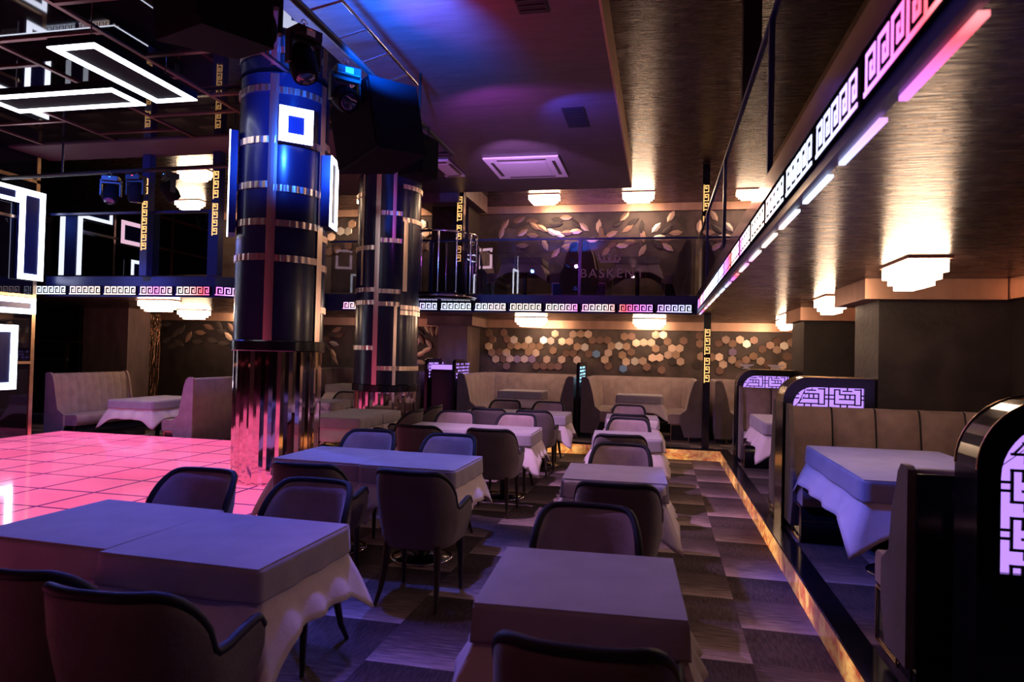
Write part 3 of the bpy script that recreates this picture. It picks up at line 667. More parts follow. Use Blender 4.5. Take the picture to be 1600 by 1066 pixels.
H2 = "40,205b 80,265c 148,260c 215,262c 255,192c 322,192c 290,250d 360,250t 10,290t 35,345b 255,315t 400,312c 468,312c 503,245b 365,370c 435,370t 225,397c 290,395c 5,430c 68,428w 138,425c 175,478b 307,505b 403,430d 475,430c 645,200b 755,390t 622,465d 820,390c 855,455c 825,512b 815,268b 880,235c 940,270t 1005,235c 1065,272w 1130,240b 940,345p 935,412c 998,450t 1060,415b 1125,382t 1190,425c 1205,320b 1275,285b 1335,250b 1400,290w 1335,325c 1465,260t 1535,335t 1545,210b 1425,385b 1495,392b 1255,455b 1315,495c 1382,465c 1525,460c 650,270t 660,385t"
placed = []
tile_rec = []
def put_hex(u, v, k, y, r, group, place):
    p = on_y(u, v, y)
    for q in placed:
        if (q-p).length < r*1.45: return
    placed.append(p)
    o = D.objects.new('hexagon_tile', hexmesh(k, r)); COL.objects.link(o); o.location = (p.x, y-.030, p.z); o.rotation_euler = (R(random.uniform(-5, 6)), 0, R(random.uniform(-4, 4)))
    tag(o, 'x', 'wall tile', '%s hexagon tiles %s' % (HN[k], group)); tile_rec.append((u, v, o, '%s hexagon tile' % HN[k], place))
for s, u0 in ((H1, 700), (H2, 980)):
    for e in s.split():
        a, b = e.split(','); put_hex(u0+float(a)/5.714, 490+float(b[:-1])/5.714, b[-1], YB, .088, 'on the lower back wall', 'above the back booths')
for u, v, k in ((523, 349, 'w'), (545, 362, 'w'), (551, 351, 't'), (519, 371, 'c'), (533, 362, 'w'), (516, 394, 'b'), (528, 390, 'b'), (545, 385, 'b'), (661, 351, 'w'), (666, 364, 'c'), (679, 362, 'c'), (672, 386, 'c'), (660, 386, 'b')):
    put_hex(u, v, k, YB, .105, 'on the upper wall', 'gallery wall between the columns' if u < 600 else 'gallery wall behind the cage')

# ------------------------------------------------------------------ metal leaves on the walls
lmesh = {}
def leafmesh(k, L_):
    key = (k, L_)
    if key not in lmesh:
        p = [(-.5, 0), (-.22, .17), (.14, .19), (.5, 0), (.2, -.18), (-.16, -.19)]
        p = [(x*L_, z*L_) for x, z in p]; m = MB()
        vs = [(x, .010, z) for x, z in p]+[(x, 0, z) for x, z in p]+[(-.5*L_*.9, -.006, 0), (.5*L_*.9, -.006, 0)]
        m.add(vs, [(5, 4, 3, 2, 1, 0)[::-1]]+[(i, i+6, (i+1) % 6+6, (i+1) % 6) for i in range(6)]+[(6, 7, 12), (7, 8, 13, 12), (8, 9, 13), (9, 10, 13), (10, 11, 12, 13), (11, 6, 12)])
        m.f = [f[::-1] for f in m.f]
        lmesh[key] = m.mesh('wall_leaf', M[HX[k]])
    return lmesh[key]
LN = {'w': 'pearl white', 'c': 'pale copper', 't': 'tan', 'b': 'brown', 'd': 'dark'}
def put_leaf(u, v, ang, k, y, L_, place, group):
    p = on_y(u, v, y); o = D.objects.new('wall_leaf', leafmesh(k, L_)); COL.objects.link(o)
    o.location = (p.x, y-.022-.004*(hash((round(u), round(v))) % 5), p.z); o.rotation_euler = (0, -R(ang), 0)
    tag(o, 'x', 'wall leaf', '%s metal leaves %s' % (LN[k], group)); tile_rec.append((u, v, o, '%s metal leaf' % LN[k], place))
LF = "40,330,20,b 75,348,0,d 125,340,0,b 145,372,-35,t 190,385,-35,t 65,410,35,b 130,428,-5,b 60,490,5,b 285,330,-5,d 335,318,0,t 225,370,5,d 275,358,5,d 395,355,-40,d 445,375,-40,c 250,408,-30,w 290,420,-25,w 340,412,0,b 395,403,0,c 300,480,50,d 350,465,15,b 395,465,25,b 205,485,-65,c 345,492,10,t 360,518,-10,b 270,535,50,t 535,368,85,c 550,410,-80,b 495,455,0,c 560,442,0,b 615,418,25,t 655,352,30,d 695,310,45,t 745,345,30,d 715,385,35,t 800,375,90,d 808,430,-80,t 680,490,5,c 730,468,0,b 620,482,40,b 805,520,60,c 580,525,50,t 890,380,50,w 955,392,40,d 905,440,10,w 980,310,60,c 1010,412,5,t 945,457,5,b 900,484,-40,d 960,500,-35,c 1155,370,85,c 1315,315,-50,c 1320,365,-60,d 1285,410,0,t 1320,460,0,d 1325,500,30,c"
for e in LF.split():
    a, b, c, k = e.split(','); put_leaf(800+float(a)/3.947, 260+float(b)/3.947, float(c), k, YB, .29, 'in the branch pattern high on the back gallery wall', 'on the gallery wall')
for u, v, c, k in ((789, 352, 55, 't'), (784, 364, 75, 't'), (817, 364, 35, 't'), (813, 344, 30, 'b'), (806, 352, 20, 'd'), (817, 384, 0, 't')):
    put_leaf(u, v, c, k, YB, .29, 'in the branch pattern high on the back gallery wall', 'on the gallery wall')
LL = [(250, 512, 60, 'd'), (243, 528, 70, 'd'), (262, 507, 5, 'd'), (276, 521, 50, 'd'), (285, 516, 50, 'd'), (262, 532, 30, 'd'), (281, 536, -30, 'd'), (270, 541, 20, 'd'), (315, 520, -5, 'b'), (327, 511, -20, 'b'), (310, 534, 0, 'd'), (333, 532, -15, 'd'), (345, 508, -50, 'd'), (349, 518, -10, 'd'), (359, 526, -40, 'c'), (350, 537, -5, 'd'), (362, 512, -50, 'b'), (296, 527, 60, 'b')]
for u, v, c, k in LL: put_leaf(u, v, c, k, 13.0, .28, 'on the left wall under the balcony', 'on the left wall under the balcony')
L2 = [(511, 516, 0, 'd'), (527, 515, 25, 't'), (531, 524, 15, 'b'), (520, 529, 15, 'd'), (523, 537, -15, 'w'), (513, 545, -55, 'd'), (522, 553, -60, 't'), (524, 564, -45, 'b'), (510, 530, -10, 'b'),
      (657, 517, -40, 'd'), (668, 513, -60, 't'), (676, 518, -75, 'b'), (684, 517, 80, 'b'), (659, 530, -60, 'b'), (671, 537, -50, 'c'), (667, 547, 25, 'c'), (658, 553, 25, 'c'), (657, 566, -10, 'c'), (673, 563, -5, 'w'), (652, 535, 60, 'w')]
for u, v, c, k in L2: put_leaf(u, v, c, k, YB, .27, 'low on the wall beside the columns', 'on the lower wall beside the columns')

def where(u, v, place):
    if v > 480 and u > 740:
        row = ('top', 'upper', 'middle', 'lower', 'bottom')[min(4, max(0, int((v-515)/14.5)))]
        for lim, w_ in ((790, 'at the far left end'), (815, 'just left of the left lamp'), (856, 'under the left lamp'), (900, 'left of the menu panel'), (935, 'right above the menu panel'), (975, 'left of the right lamp'), (1045, 'under the right lamp'), (1105, 'just left of the key post'), (1150, 'just right of the key post'), (1205, 'between key post and far corner'), (1300, 'in the far right corner')):
            if u < lim: return '%s row %s' % (row, w_)
    if v < 480 and u > 740:
        row = 'above the rail' if v < 372 else 'below the rail'
        for lim, w_ in ((830, 'at the left end'), (875, 'below the left lamp'), (930, 'left of the crown'), (975, 'above the crown'), (1030, 'right of the crown'), (1110, 'beside the corner post'), (1300, 'right of the corner post')):
            if u < lim: return 'gallery wall %s %s' % (w_, row)
    return place
bins = {}
for u, v, o, nm, place in sorted(tile_rec, key=lambda q: q[0]): bins.setdefault(nm+', '+where(u, v, place), []).append(o)
for k_, os_ in bins.items():
    for i, o in enumerate(os_): o['label'] = k_ if len(os_) == 1 else k_+', '+ORD[i]+' from left'
# ------------------------------------------------------------------ dining chairs
def chair():
    t = thing('dining_chair', (0, 0, 0), 'x', 'chair')
    S = []
    NA, NS = 44, 7
    for i in range(NS): S.append((-1, i/NS))
    for i in range(NA+1): S.append((0, -90+180*i/NA))
    for i in range(NS): S.append((1, 1-(NS-1-i)/NS if False else (i+1)/NS))
    pts = []
    for k, q in S:
        if k == -1: x, y, h, bk = -.275, .23-q*.21, .645-.03*q, 0; h -= .05*max(0, 1-q*6)
        elif k == 1: x, y, h, bk = .275, .02+q*.21, .615+.03*q, 0; h -= .05*max(0, 1-(1-q)*6)
        else:
            a = R(q); sx = math.copysign(abs(math.sin(a))**.72, a); x = .275*sx; y = .02-.285*max(0, math.cos(a))**.72
            aa = abs(q); u = min(1, max(0, (aa-28)/50)); h = .612+.25*max(0, 1-u**2.4)**.62; bk = 1-min(1, max(0, (aa-40)/36))**2
        pts.append((x, y, h, bk))
    n = len(pts)
    def pos(i, tt, off):
        x, y, h, bk = pts[i]; z = .37+(h-.37)*tt; sc = .84+.16*min(1, tt*1.5)**.8
        a = pts[max(0, i-1)]; b = pts[min(n-1, i+1)]; d = Vector((b[0]-a[0], b[1]-a[1])).normalized(); nx, ny = -d.y, d.x
        pinch = 1-.10*bk*max(0, tt-.5)*2*0
        return Vector((x*sc*pinch+nx*off, (y*sc if y < 0 else y*(.9+.1*tt))-.055*bk*tt+ny*off, z))
    rows = [[pos(i, tt, 0) for i in range(n)] for tt in (0, .12, .3, .5, .7, .88, .97)]
    rows += [[pos(i, 1.0, .012) for i in range(n)], [pos(i, .985, .030) for i in range(n)], [pos(i, .9, .044) for i in range(n)], [pos(i, .5, .046) for i in range(n)], [pos(i, .1, .044) for i in range(n)]]
    def gridm(rs, name, mt): 
        m = MB().grid(rs); o = m.build(name, mt, t); return o
    m = MB().grid(rows[:8]+[]); m.add([p for r_ in (rows[0],) for p in r_], [tuple(range(n))]); 
    for e in (0, n-1):   # close arm fronts
        vs = [r_[e] for r_ in rows]; m.add(vs, [tuple(range(len(vs)))])
    m.build('back_shell', M['fabdark'], t)
    gridm(rows[7:], 'inner_back', M['fab'])
    MB().tube([pos(i, 1.0, .014)+Vector((0, 0, .002)) for i in range(n)], .019, 8).build('piping', M['pipe'], t)
    sp = [(pts[i][0]*.80, pts[i][1]*.80 if pts[i][1] < 0 else pts[i][1]*1.12) for i in range(n)]
    MB().prism(sp, .395, .475, smooth=False).build('seat', M['seatdk'], t, bevel=.018)
    for s in (-1, 1):
        MB().tube([(s*.205, .20, .39), (s*.207, .205, .2), (s*.21, .215, .003)], [.024, .019, .012], 8).build('leg', M['wood'], t)
        MB().tube([(s*.17, -.17, .39), (s*.18, -.185, .22), (s*.19, -.215, .1), (s*.205, -.265, .003)], [.026, .021, .017, .012], 8).build('leg', M['wood'], t)
    MB().prism([(x*.93, y*.93) for x, y in sp], .36, .394).build('seat_frame', M['wood'], t)
    return t
CH = chair(); chair_used = [False]
def put_chair(x, y, rz, label, group, z=0.001):
    if not chair_used[0]:
        chair_used[0] = True; CH.location = (x, y, z); CH.rotation_euler = (0, 0, rz); CH['label'] = label; CH['group'] = group; return CH
    return dup(CH, (x, y, z), rz, label, group)

# ------------------------------------------------------------------ tables with cloths
def skirt(hx, hy, drop, cdrop, flare, cflare, fold, seed, zt=0, hold=0):
    rnd = random.Random(seed); m = MB(); n = 22; per = []
    ph = [rnd.uniform(0, 6.28) for _ in range(4)]; fr = [rnd.uniform(5, 8) for _ in range(4)]; bias = [rnd.uniform(.8, 1.25) for _ in range(4)]
    cors = [(-hx, -hy), (hx, -hy), (hx, hy), (-hx, hy)]
    for s in range(4):
        a, b = cors[s], cors[(s+1) % 4]; L_ = math.hypot(b[0]-a[0], b[1]-a[1]); nx, ny = (b[1]-a[1])/L_, -(b[0]-a[0])/L_
        for i in range(n):
            t = i/n; dc = min(t, 1-t)*L_; e = math.exp(-(dc/.085)**2); cb = bias[s if t < .5 else (s+1) % 4]
            per.append((a[0]+(b[0]-a[0])*t, a[1]+(b[1]-a[1])*t, nx, ny, e, cb, fold*math.sin(ph[s]+fr[s]*t*3.1)*(1-e), t, s))
    rows = [[Vector((p[0], p[1], zt)) for p in per]]
    K = 10
    for k in range(1, K+1):
        q = k/K; row = []
        for (x, y, nx, ny, e, cb, f, t, s) in per:
            cx_, cy_ = (1 if x > 0 else -1), (1 if y > 0 else -1)
            dz = drop+(cdrop*e*cb); h_ = hold/dz
            g0 = q if not hold else (max(0, (q-h_)/(1-h_))**.8)
            off = .006+g0*(flare*(1-e)+f)
            dx, dy = nx*off, ny*off
            g = e*cflare*cb*g0
            row.append(Vector((x+dx+cx_*g*.72, y+dy+cy_*g*.72, zt-.004-q*dz)))
        rows.append(row)
    m.grid(rows, closed=True, smooth=True)
    m.add(rows[0], [tuple(range(len(per)))], False)
    return m
def table_mesh(hx, hy, H_):
    t = thing('dining_table', (0, 0, 0), 'x', 'table')
    MB().box(-hx+.004, hx-.004, -hy+.004, hy-.004, H_-.04, H_-.012).build('tabletop', M['wood'], t)
    MB().cyl((0, 0, .03), (0, 0, H_-.041), .035, 16).build('pedestal', M['black'], t)
    MB().lathe([(.24, 0), (.24, .010), (.05, .035), (.02, .036)], 32).build('base', M['black'], t)
    MB().lathe([(.238, .0), (.245, .0), (.245, .012), (.238, .014)], 32, caps=False).build('base_ring', M['steel'], t)
    return t
protos = {}
def put_table(x, y, rz, hx, hy, z, H_, desc, group, seed):
    key = (hx, hy, H_)
    if key not in protos:
        t = table_mesh(hx, hy, H_)
        c = skirt(hx, hy, .275, .13, .085, .13, .016, 5, 0, .140).build('tablecloth', M['cloth'])
        v = skirt(hx+.006, hy+.006, .125, .0, .014, .010, .005, 9).build('table_topper', M['cover'])
        for o in (c, v):
            s = o.modifiers.new('thick', 'SOLIDIFY'); s.thickness = .004; s.offset = -1 if o is c else 1
        protos[key] = [t, c, v, 0]
    P_ = protos[key]
    if P_[3] == 0: t, c, v = P_[0], P_[1], P_[2]; t.location = (x, y, z); t.rotation_euler = (0, 0, rz); t['label'] = 'table under the cloth, '+desc; t['group'] = group
    else:
        t = dup(P_[0], (x, y, z), rz, 'table under the cloth, '+desc, group)
        c = P_[1].copy(); v = P_[2].copy(); COL.objects.link(c); COL.objects.link(v)
    P_[3] += 1
    k = (seed % 4)*PI/2 if abs(hx-hy) < .03 else (seed % 2)*PI
    c.location = (x, y, z+H_-.004); c.rotation_euler = (0, 0, rz+k); v.location = (x, y, z+H_+.004); v.rotation_euler = (0, 0, rz)
    tag(c, 'grey tablecloth hanging in points, '+desc, 'tablecloth', 'tablecloths'); tag(v, 'grey short topper over the cloth, '+desc, 'table topper', 'table toppers')
TZ = .756
right = [(-.27, 2.67, .05, 'nearest table of the right row'), (-.305, 5.13, .04, 'second table of the right row'), (-.335, 7.63, .06, 'third table of the right row'), (-.37, 9.94, .05, 'farthest table of the right row')]
for i, (x, y, rz, d) in enumerate(right): put_table(x, y, rz, .355, .345, .001, TZ, d, 'tables of the right row', i)
left = [(-1.87, 2.79, -.03, 'right half of the nearest left table pair'), (-2.62, 2.86, -.05, 'left half of the nearest left table pair'), (-1.81, 5.17, -.02, 'right half of the second left table pair'), (-2.56, 5.21, -.03, 'left half of the second left table pair'),
        (-1.71, 7.60, .01, 'right half of the third left table pair'), (-2.45, 7.60, .0, 'left half of the third left table pair'), (-1.66, 9.95, .0, 'right half of the farthest left table pair'), (-2.40, 9.95, .0, 'left half of the farthest left table pair')]
for i, (x, y, rz, d) in enumerate(left): put_table(x, y, rz, .368, .368, .001, TZ, d, 'tables of the left row', i+1)
put_table(-4.02, 8.31, .02, .368, .368, .001, TZ, 'between the two round columns, nearer half', 'tables between the columns', 2)
put_table(-4.02, 9.0, .02, .368, .33, .001, TZ, 'between the two round columns, farther half', 'tables between the columns', 3)
put_table(-5.55, 10.55, 0, .36, .35, .001, TZ, 'seen through the gap between the columns', 'tables beyond the columns', 1)
# booth tables
put_table(1.68, 5.20, 0, .48, .80, PZ+.001, TZ, 'long booth table on the right platform nearest the camera', 'booth tables on the platform', 1)
put_table(1.55, 8.55, 0, .40, .60, PZ+.001, TZ, 'booth table on the right platform beyond the first lattice', 'booth tables on the platform', 2)
put_table(-2.50, 12.62, 0, .40, .35, PZ+.001, TZ, 'in the curved booth left of the lit menu panel', 'booth tables on the platform', 1)
put_table(-.34, 12.66, 0, .40, .35, PZ+.001, TZ, 'in the curved booth right of the lit menu panel', 'booth tables on the platform', 2)
put_table(-5.95, 12.62, 0, .40, .35, PZ+.001, TZ, 'in the curved booth seen between the columns', 'booth tables on the platform', 3)
put_table(-8.15, 9.90, 0, .40, .62, .001, .73, 'in the left booth beyond the dance floor', 'booth tables beyond the dance floor', 0)

near = [(140, 918, 2.05-.28, 'left row chair nearest the camera, back towards it'), (0, 873, 1.86, 'left row chair cut by the left photo edge, back towards the camera'),
        (465, 716, 4.07, 'pink lit chair with its back to the camera, left at the second left tables'), (637, 730, 4.05, 'chair with its back to the camera at the second left tables, right one'),
        (650, 670, 6.55, 'chair with its back to the camera at the third left tables, left one'), (762, 672, 6.55, 'chair with its back to the camera at the third left tables, right one'),
        (760, 640, 8.98, 'chair with its back to the camera at the farthest left tables, left one'), (832, 644, 8.95, 'chair with its back to the camera at the farthest left tables, right one'),
        (905, 990, 1.78, 'right row chair nearest the camera cut by the lower photo edge'), (963, 753, 4.08, 'chair with its back to the camera at the second right row table'),
        (968, 683, 6.6, 'chair with its back to the camera at the third right row table'), (983, 652, 8.95, 'chair with its back to the camera at the farthest right row table')]
for i, (u, v, yb, lab) in enumerate(near):
    p = on_y(u, v, yb); put_chair(p.x, yb+.30, random.Random(i).uniform(-.06, .06), 'dark '+lab, 'chairs with their backs to the camera')
far = [(318, 748, 3.66, 'chair facing the camera behind the nearest left tables, left one'), (492, 768, 3.58, 'chair facing the camera behind the nearest left tables, right one'),
       (583, 680, 5.98, 'chair facing the camera behind the second left tables, left one'), (706, 687, 5.96, 'chair facing the camera behind the second left tables, right one'),
       (715, 648, 8.35, 'chair facing the camera behind the third left tables, left one'), (808, 650, 8.35, 'chair facing the camera behind the third left tables, right one'),
       (792, 629, 10.70, 'chair facing the camera behind the farthest left tables, left one'), (857, 633, 10.70, 'chair facing the camera behind the farthest left tables, right one'),
       (920, 804, 3.42, 'chair facing the camera behind the nearest right row table'), (970, 702, 5.90, 'chair facing the camera behind the second right row table'),
       (982, 659, 8.38, 'chair facing the camera behind the third right row table'), (983, 634, 10.66, 'chair facing the camera behind the farthest right row table')]
for i, (u, v, yb, lab) in enumerate(far):
    p = on_y(u, v, yb); put_chair(p.x, yb-.24, PI+random.Random(i+50).uniform(-.06, .06), 'dark '+lab, 'chairs facing the camera')
put_chair(-3.30, 8.35, PI/2, 'dark velvet chair turned sideways at the tables between the columns, nearer and lit red', 'chairs between the columns')
put_chair(-3.28, 9.10, PI/2, 'dark velvet chair turned sideways at the tables between the columns, farther one', 'chairs between the columns')
put_chair(-5.35, 10.98, PI, 'dark velvet chair behind the table seen through the gap between the columns', 'chairs beyond the columns', z=.001)

# ------------------------------------------------------------------ booth sofas
def offs(path):   # per point tangent normal (left side = inwards)
    out = []
    for i, p in enumerate(path):
        a = path[max(0, i-1)]; b = path[min(len(path)-1, i+1)]; d = Vector((b[0]-a[0], b[1]-a[1])).normalized(); out.append(Vector((-d.y, d.x)))
    return out
def sweep(path, prof, chw=0, amp=0, front=()):
    N_ = offs(path); m = MB(); rows = []; s = 0
    for i, p in enumerate(path):
        if i: s += math.hypot(p[0]-path[i-1][0], p[1]-path[i-1][1])
        b = amp*(abs(math.sin(PI*s/chw))**.33-1) if chw else 0
        rows.append([Vector((p[0]+N_[i].x*(u+(b if j in front else 0)), p[1]+N_[i].y*(u+(b if j in front else 0)), z)) for j, (u, z) in enumerate(prof)])
    m.grid(rows, closed=True); n = len(prof)
    m.add(rows[0], [tuple(range(n))]); m.add(rows[-1], [tuple(range(n))[::-1]]); return m
def dense(path, step=.02):
    out = [path[0]]
    for a, b in zip(path, path[1:]):
        L_ = math.hypot(b[0]-a[0], b[1]-a[1]); k = max(1, int(L_/step))
        for i in range(1, k+1): out.append((a[0]+(b[0]-a[0])*i/k, a[1]+(b[1]-a[1])*i/k))
    return out
def sofa(name, path, loc, rz, label, group=None, H_=1.05, chw=.24, amp=.022, ends=(True, True), depth=.56, panelmat='fabdark'):
    t = thing(name, loc, label, 'sofa', rz, group)
    P0 = dense(path)
    if name == 'booth_sofa': sweep(P0, [(-.028, .02), (-.028, H_-.01), (.010, H_-.01), (.010, .02)]).build('outer_back', M['black'], t)
    back = [(.012, .10), (.012, H_-.03), (.035, H_), (.075, H_+.005), (.11, H_-.02), (.135, H_-.10), (.165, H_-.28), (.20, .55), (.215, .44), (.20, .10)]
    sweep(P0, back, chw, amp, (3, 4, 5, 6, 7)).build('backrest', M['fab_dim' if name == 'booth_sofa' else 'fab'], t)
    if name == 'booth_sofa':
        L_ = sum(math.hypot(b[0]-a[0], b[1]-a[1]) for a, b in zip(P0, P0[1:]))
        k = chw
        while k < L_-.05:
            p = P0[min(len(P0)-1, round(k/L_*(len(P0)-1)))]; q = offs(P0)[len(P0)//2]
            MB().tube([(p[0]+q.x*(u-.035), p[1]+q.y*(u-.035), z) for u, z in ((.06, H_+.0), (.11, H_-.01), (.137, H_-.10), (.167, H_-.28), (.202, .55), (.215, .47))], .007, 6).build('seam', M['pipe'], t); k += chw
    seat = [(.218, .30), (.218, .44), (.24, .465), (depth-.04, .47), (depth-.01, .45), (depth, .42), (depth-.005, .30)]
    sweep(P0, seat).build('seat_cushion', M['fab'], t)
    sweep(P0, [(.04, .001), (.04, .09), (.18, .295), (depth-.03, .295), (depth-.05, .001)]).build('plinth', M['black'], t)
    N_ = offs(P0)
    pan = [(0, .08), (0, H_+.005), (.03, H_+.02), (.09, H_+.02), (.13, H_-.02), (.165, H_-.12), (.205, .78), (.25, .55), (depth*.62, .475), (depth*.62, .29), (depth*.5, .08)]
    for e, on in ((0, ends[0]), (-1, ends[1])):
        if not on: continue
        p = Vector(P0[e]); q = N_[e]; d = Vector((q.y, -q.x)); sgn = -1 if e == 0 else 1
        m = MB(); vs = [Vector((*(p+q*u+d*sgn*o), z)) for o in (.001, .036) for u, z in pan]; n = len(pan)
        m.add(vs, [tuple(range(n)), tuple(range(n, 2*n))[::-1]]+[(i, i+n, (i+1) % n+n, (i+1) % n) for i in range(n)]); m.build('side_panel', M[panelmat], t)
        g = MB(); c = p+q*.30+d*sgn*.004
        for (u0, u1, z0, z1) in ((.20, depth-.05, .283, .292), (.20, depth-.05, .004, .013), (.20, .208, .013, .283), (depth-.058, depth-.05, .013, .283)):
            a = p+q*u0; b = p+q*u1; mid = (a+b)/2+d*sgn*.006
            g.obox((mid.x, mid.y, (z0+z1)/2), (*(b-a)/2, 0), (*(d*.004), 0), (0, 0, (z1-z0)/2))
        g.build('gold_edging', M['gold'], t)
    return t
def ubooth(x0, x1, label, group, y0=12.22, y1=14.09):
    c = (x0+x1)/2; r = .32; pts = [(x1-c, y0-y0)]
    W_ = (x1-x0)/2; Dp = y1-y0
    for k in range(9): a = k*PI/16; pts.append((W_-r+r*math.cos(a), Dp-r+r*math.sin(a)))
    for k in range(9): a = PI/2+k*PI/16; pts.append((-W_+r+r*math.cos(a), Dp-r+r*math.sin(a)))
    pts.append((-W_, 0))
    return sofa('curved_booth_sofa', pts, (c, y0, PZ+.001), 0, label, group, chw=.28)
ubooth(-3.66, -1.50, 'curved taupe booth sofa left of the lit menu panel below the hexagons', 'curved booths along the back wall')
ubooth(-1.36, .72, 'curved taupe booth sofa between the lit menu panel and the corner post', 'curved booths along the back wall')
ubooth(-6.95, -4.42, 'curved taupe booth sofa seen between the round columns', 'curved booths along the back wall')
ubooth(.94, 2.82, 'curved taupe booth sofa in the far right corner behind the post', 'curved booths along the back wall')
def straight(w_): return [(w_/2, 0), (-w_/2, 0)]
# local: back line on y=0, seat towards -y for this path order
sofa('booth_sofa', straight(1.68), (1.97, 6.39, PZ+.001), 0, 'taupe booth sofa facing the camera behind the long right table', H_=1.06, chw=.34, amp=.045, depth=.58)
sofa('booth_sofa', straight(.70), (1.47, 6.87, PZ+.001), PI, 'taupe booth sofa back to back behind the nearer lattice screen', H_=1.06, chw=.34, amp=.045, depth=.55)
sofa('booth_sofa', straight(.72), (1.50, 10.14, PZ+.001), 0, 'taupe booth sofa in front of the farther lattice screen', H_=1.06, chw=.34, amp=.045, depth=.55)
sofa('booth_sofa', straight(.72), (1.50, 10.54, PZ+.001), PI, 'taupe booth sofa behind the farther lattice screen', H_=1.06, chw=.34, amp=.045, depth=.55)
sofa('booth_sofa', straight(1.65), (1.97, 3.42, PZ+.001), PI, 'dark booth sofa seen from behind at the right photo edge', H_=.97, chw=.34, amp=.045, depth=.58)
sofa('channelled_sofa', straight(1.55), (-9.66, 9.98, .001), PI/2, 'channelled taupe sofa with blue lit end beyond the dance floor', H_=1.12, chw=.16, amp=.026, depth=.60, panelmat='fab')
sofa('channelled_sofa', straight(1.12), (-6.96, 9.78, .001), -PI/2, 'high backed taupe sofa seen from behind left of the thick column', H_=1.12, chw=.16, amp=.026, depth=.56, panelmat='fab')

# ------------------------------------------------------------------ lattice screens
def fretwork(x0, x1, z0, z1, y, t, u):
    m = MB()
    def h(a, b, c): 
        X0, X1, Z = x0+a*u, x0+b*u, z1-c*u
        if Z-t < z0 or X0 > x1: return
        m.box(max(x0, X0-t), min(x1, X1+t), y-.008, y, Z-t, Z+t)
    def v(a, b, c):
        X, Z0, Z1 = x0+a*u, z1-c*u, z1-b*u
        if X+t > x1 or Z1 < z0: return
        m.box(X-t, X+t, y-.0085, y-.0005, max(z0, Z0-t), min(z1, Z1+t))
    W_ = int((x1-x0)/u/8.6)+1; K = int((z1-z0)/u/5.6)+1
    for i in range(W_+1):
        for j in range(K+1):
            X, Z = i*8.6, j*5.6
            v(X, Z, Z+5.6); h(X, X+1.4, Z+1.9); h(X, X+1.4, Z+2.9); v(X+1.4, Z+.5, Z+4.2); h(X+1.4, X+2.6, Z+.5); v(X+2.6, Z+.5, Z+1.7)
            h(X+2.6, X+6.2, Z+1.7); h(X+2.6, X+6.2, Z+2.9); v(X+3.9, Z+1.7, Z+2.9); v(X+5.0, Z+1.7, Z+2.9); v(X+6.2, Z+1.7, Z+4.2); h(X+2.8, X+6.2, Z+4.2); v(X+4.4, Z+4.2, Z+5.4)
            v(X+7.6, Z+.3, Z+4.3); h(X+6.2, X+7.6, Z+.4); h(X+7.6, X+8.6, Z+1.9); h(X+7.6, X+8.6, Z+2.9); h(X+1.4, X+2.8, Z+4.2); v(X+2.8, Z+4.2, Z+5.2); h(X+6.2, X+7.6, Z+4.3); h(X+3.4, X+5.4, Z+.8); v(X+4.4, Z, Z+.8)
    return m
def lattice(x0, x1, y0, y1, H_, label, low=.1, group=None):
    t = thing('lattice_screen', ((x0+x1)/2, (y0+y1)/2, PZ+.001), label, 'lattice screen', 0, group)
    W_ = (x1-x0)/2; Dp = (y1-y0)/2; r = min(.30, W_*.6); b = .085
    outer = [(-W_, 0)]+[(-W_+r-r*math.cos(a), H_-r+r*math.sin(a)) for a in [PI/2*k/10 for k in range(11)]]+[(W_, H_), (W_, 0)]
    ri = r-b*.7
    inner = [(-W_+b, low)]+[(-W_+b+ri-ri*math.cos(a), H_-b-ri+ri*math.sin(a)) for a in [PI/2*k/10 for k in range(11)]]+[(W_-b, H_-b), (W_-b, low)]
    n = len(outer); m = MB()
    for s, y in ((1, -Dp), (-1, Dp)):
        vs = [(x, y, z) for x, z in outer]+[(x, y, z) for x, z in inner]
        fs = [(i, i+1, i+1+n, i+n) for i in range(n-1)]+[(n-1, 0, n, 2*n-1)]
        m.add(vs, [f if s > 0 else f[::-1] for f in fs])
    for ring, y0_, y1_ in ((outer, -Dp, Dp), (inner, -Dp, -Dp+.03), (inner, Dp-.03, Dp)):
        m.add([(x, y0_, z) for x, z in ring]+[(x, y1_, z) for x, z in ring], [(i, (i+1) % n, (i+1) % n+n, i+n) for i in range(n)])
    m.build('frame', M['black'], t)
    MB().prism(inner, -Dp+.028, Dp-.028, 'y').build('lit_panel', M['lilac'], t)
    for s in (-1, 1):
        f = fretwork(-W_+b, W_-b, low, H_-b, 0, .0055, .0345)
        # drop the bars that would poke out of the rounded corner
        f.v = [(max(x, (-W_+b+ri-math.sqrt(max(0, ri*ri-max(0, z-(H_-b-ri))**2)))) if z > H_-b-ri else x, y*(1) if s < 0 else -y, z) for x, y, z in f.v]
        f.v = [(x, y+(-Dp+.026 if s < 0 else Dp-.026), z) for x, y, z in f.v]
        f.build('fretwork', M['black'], t)
    g = MB().tube([(x*1.002, -Dp+.004, z+.003) for x, z in outer[1:-1]], .004, 6).tube([(x*1.002, Dp-.004, z+.003) for x, z in outer[1:-1]], .004, 6)
    g.build('gold_edging', M['gold'], t)
    return t
lattice(1.08, 1.83, 6.46, 6.83, 1.31, 'black framed lattice screen glowing lilac behind the long right sofa')
lattice(1.08, 1.86, 10.18, 10.50, 1.31, 'black framed lattice screen glowing lilac, farther one on the right')
lattice(1.27, 2.80, 3.12, 3.34, 1.33, 'black arched lattice screen glowing lilac at the right photo edge', low=.62)
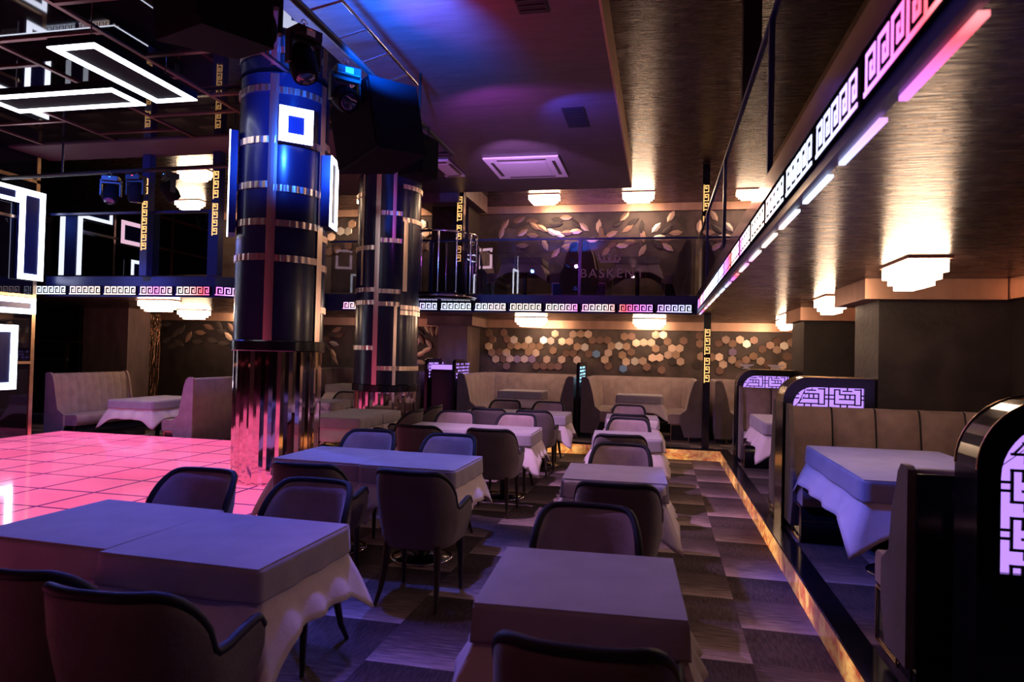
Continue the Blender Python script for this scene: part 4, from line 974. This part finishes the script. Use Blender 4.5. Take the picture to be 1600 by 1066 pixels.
def side_lattice(x, y0, y1, H_, label, m1):
    t = thing('divider_panel', (x, (y0+y1)/2, PZ+.001), label, 'divider'); d = (y1-y0)/2
    pr = [(-d, 0), (-d, H_-.12), (-d+.04, H_-.03), (-d+.14, H_), (d, H_), (d, 0)]
    MB().prism(pr, -.028, .028, 'x').build('frame', M['black'], t)
    for s in (-1, 1):
        b = MB(); rnd = random.Random(int(x*10))
        for i in range(9):
            for j in range(5):
                if rnd.random() < .8: b.box(s*.0285, s*.031, -d+.09+i*.1, -d+.09+i*.1+rnd.uniform(.035, .075), H_-.11-j*.062, H_-.075-j*.062)
        b.build('lit_fretwork', M[m1], t)
    return t
side_lattice(-1.43, 12.25, 13.5, 1.32, 'black divider panel with cyan lit cut outs between the two curved booths', 'cyanled')
side_lattice(-4.30, 12.25, 13.1, 1.32, 'black divider panel with lilac lit cut outs left of the dark passage', 'lilac')
side_lattice(-3.76, 12.25, 13.1, 1.32, 'black divider panel with lilac lit cut outs right of the dark passage', 'lilac')
cab = thing('service_cabinet', (-4.03, 12.6, PZ+.001), 'black gloss cabinet standing between the two lilac lit divider panels', 'cabinet')
MB().box(-.22, .22, -.2, .3, 0, 1.12).build('body', M['black'], cab, bevel=.006); MB().box(-.2, .2, -.215, -.2015, .06, 1.06).build('door', M['blackpanel'], cab, bevel=.004)
MB().box(-.22, .22, -.2, .3, 1.121, 1.20).build('lit_top', M['lilac'], cab)
# glitter framed doorway under the left balcony
dw = thing('sequin_doorway', (-11.05+.02, 12.9, PZ+.001), 'bronze sequin hung doorway framing a dark opening under the left balcony', 'doorway')
rnd = random.Random(4); m = MB()
for i in range(46):
    x = -.40+i*.80/45; z0 = 1.62+rnd.uniform(-.04, .05); pts = [(x+rnd.uniform(-.012, .012), rnd.uniform(-.03, .0), z0+(2.12-z0)*k/5) for k in range(6)]; m.tube(pts, .014, 5)
m.build('sequin_valance', M['reed'], dw)
m = MB()
for i in range(14):
    x = .13+i*.0205; m.tube([(x+rnd.uniform(-.012, .012), rnd.uniform(-.03, .02), .01+1.62*k/9) for k in range(10)], .014, 5)
m.build('sequin_drape', M['reed'], dw)
MB().box(-.45, .12, .06, .09, 0, 2.12).build('dark_opening', M['blackmat'], dw)
# upper gallery booths seen through the glass
def gal(x, y, w_, rz, label): return sofa('gallery_sofa', straight(w_), (x, y, MZ1+.022), rz, label, 'sofas on the back gallery', H_=1.0, chw=.12, amp=.02, depth=.5)
gal(-1.40, 12.7, 1.1, PI/2, 'channelled sofa on the back gallery left of the etched crown')
gal(-1.47, 12.7, 1.1, -PI/2, 'channelled sofa on the back gallery back to back behind the crown')
gal(.50, 12.7, 1.1, -PI/2, 'channelled sofa on the back gallery near the corner post')
gal(-3.45, 12.6+.1, 1.1, PI/2, 'channelled sofa on the back gallery seen through the chrome cage')
put_table(-2.5, 12.55, 0, .368, .368, MZ1+.022, TZ, 'on the back gallery behind the glass, left one', 'gallery tables', 1)
put_table(-.42, 12.55, 0, .368, .368, MZ1+.022, TZ, 'on the back gallery behind the etched lettering', 'gallery tables', 2)
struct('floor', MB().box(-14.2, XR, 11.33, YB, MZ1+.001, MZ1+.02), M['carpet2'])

# small white ornaments standing on the farther lattice screen
def ornament(x, y, label):
    t = thing('table_sign', (x, y, PZ+.001+1.311+.006), label, 'ornament')
    MB().box(-.055, .055, -.012, .012, 0, .012).build('base', M['white'], t)
    m = MB(); m.prism([(-.10, .055), (-.07, .035), (-.05, .045), (-.03, .012), (.03, .012), (.04, .04), (.06, .03), (.08, .05), (.10, .045), (.11, .07), (-.12, .07)], -.006, .006, 'y'); m.build('scrollwork', M['white'], t)
ornament(1.22, 10.34, 'small white scroll ornament on the farther lattice screen, left one'); ornament(1.62, 10.34, 'small white scroll ornament on the farther lattice screen, right one')
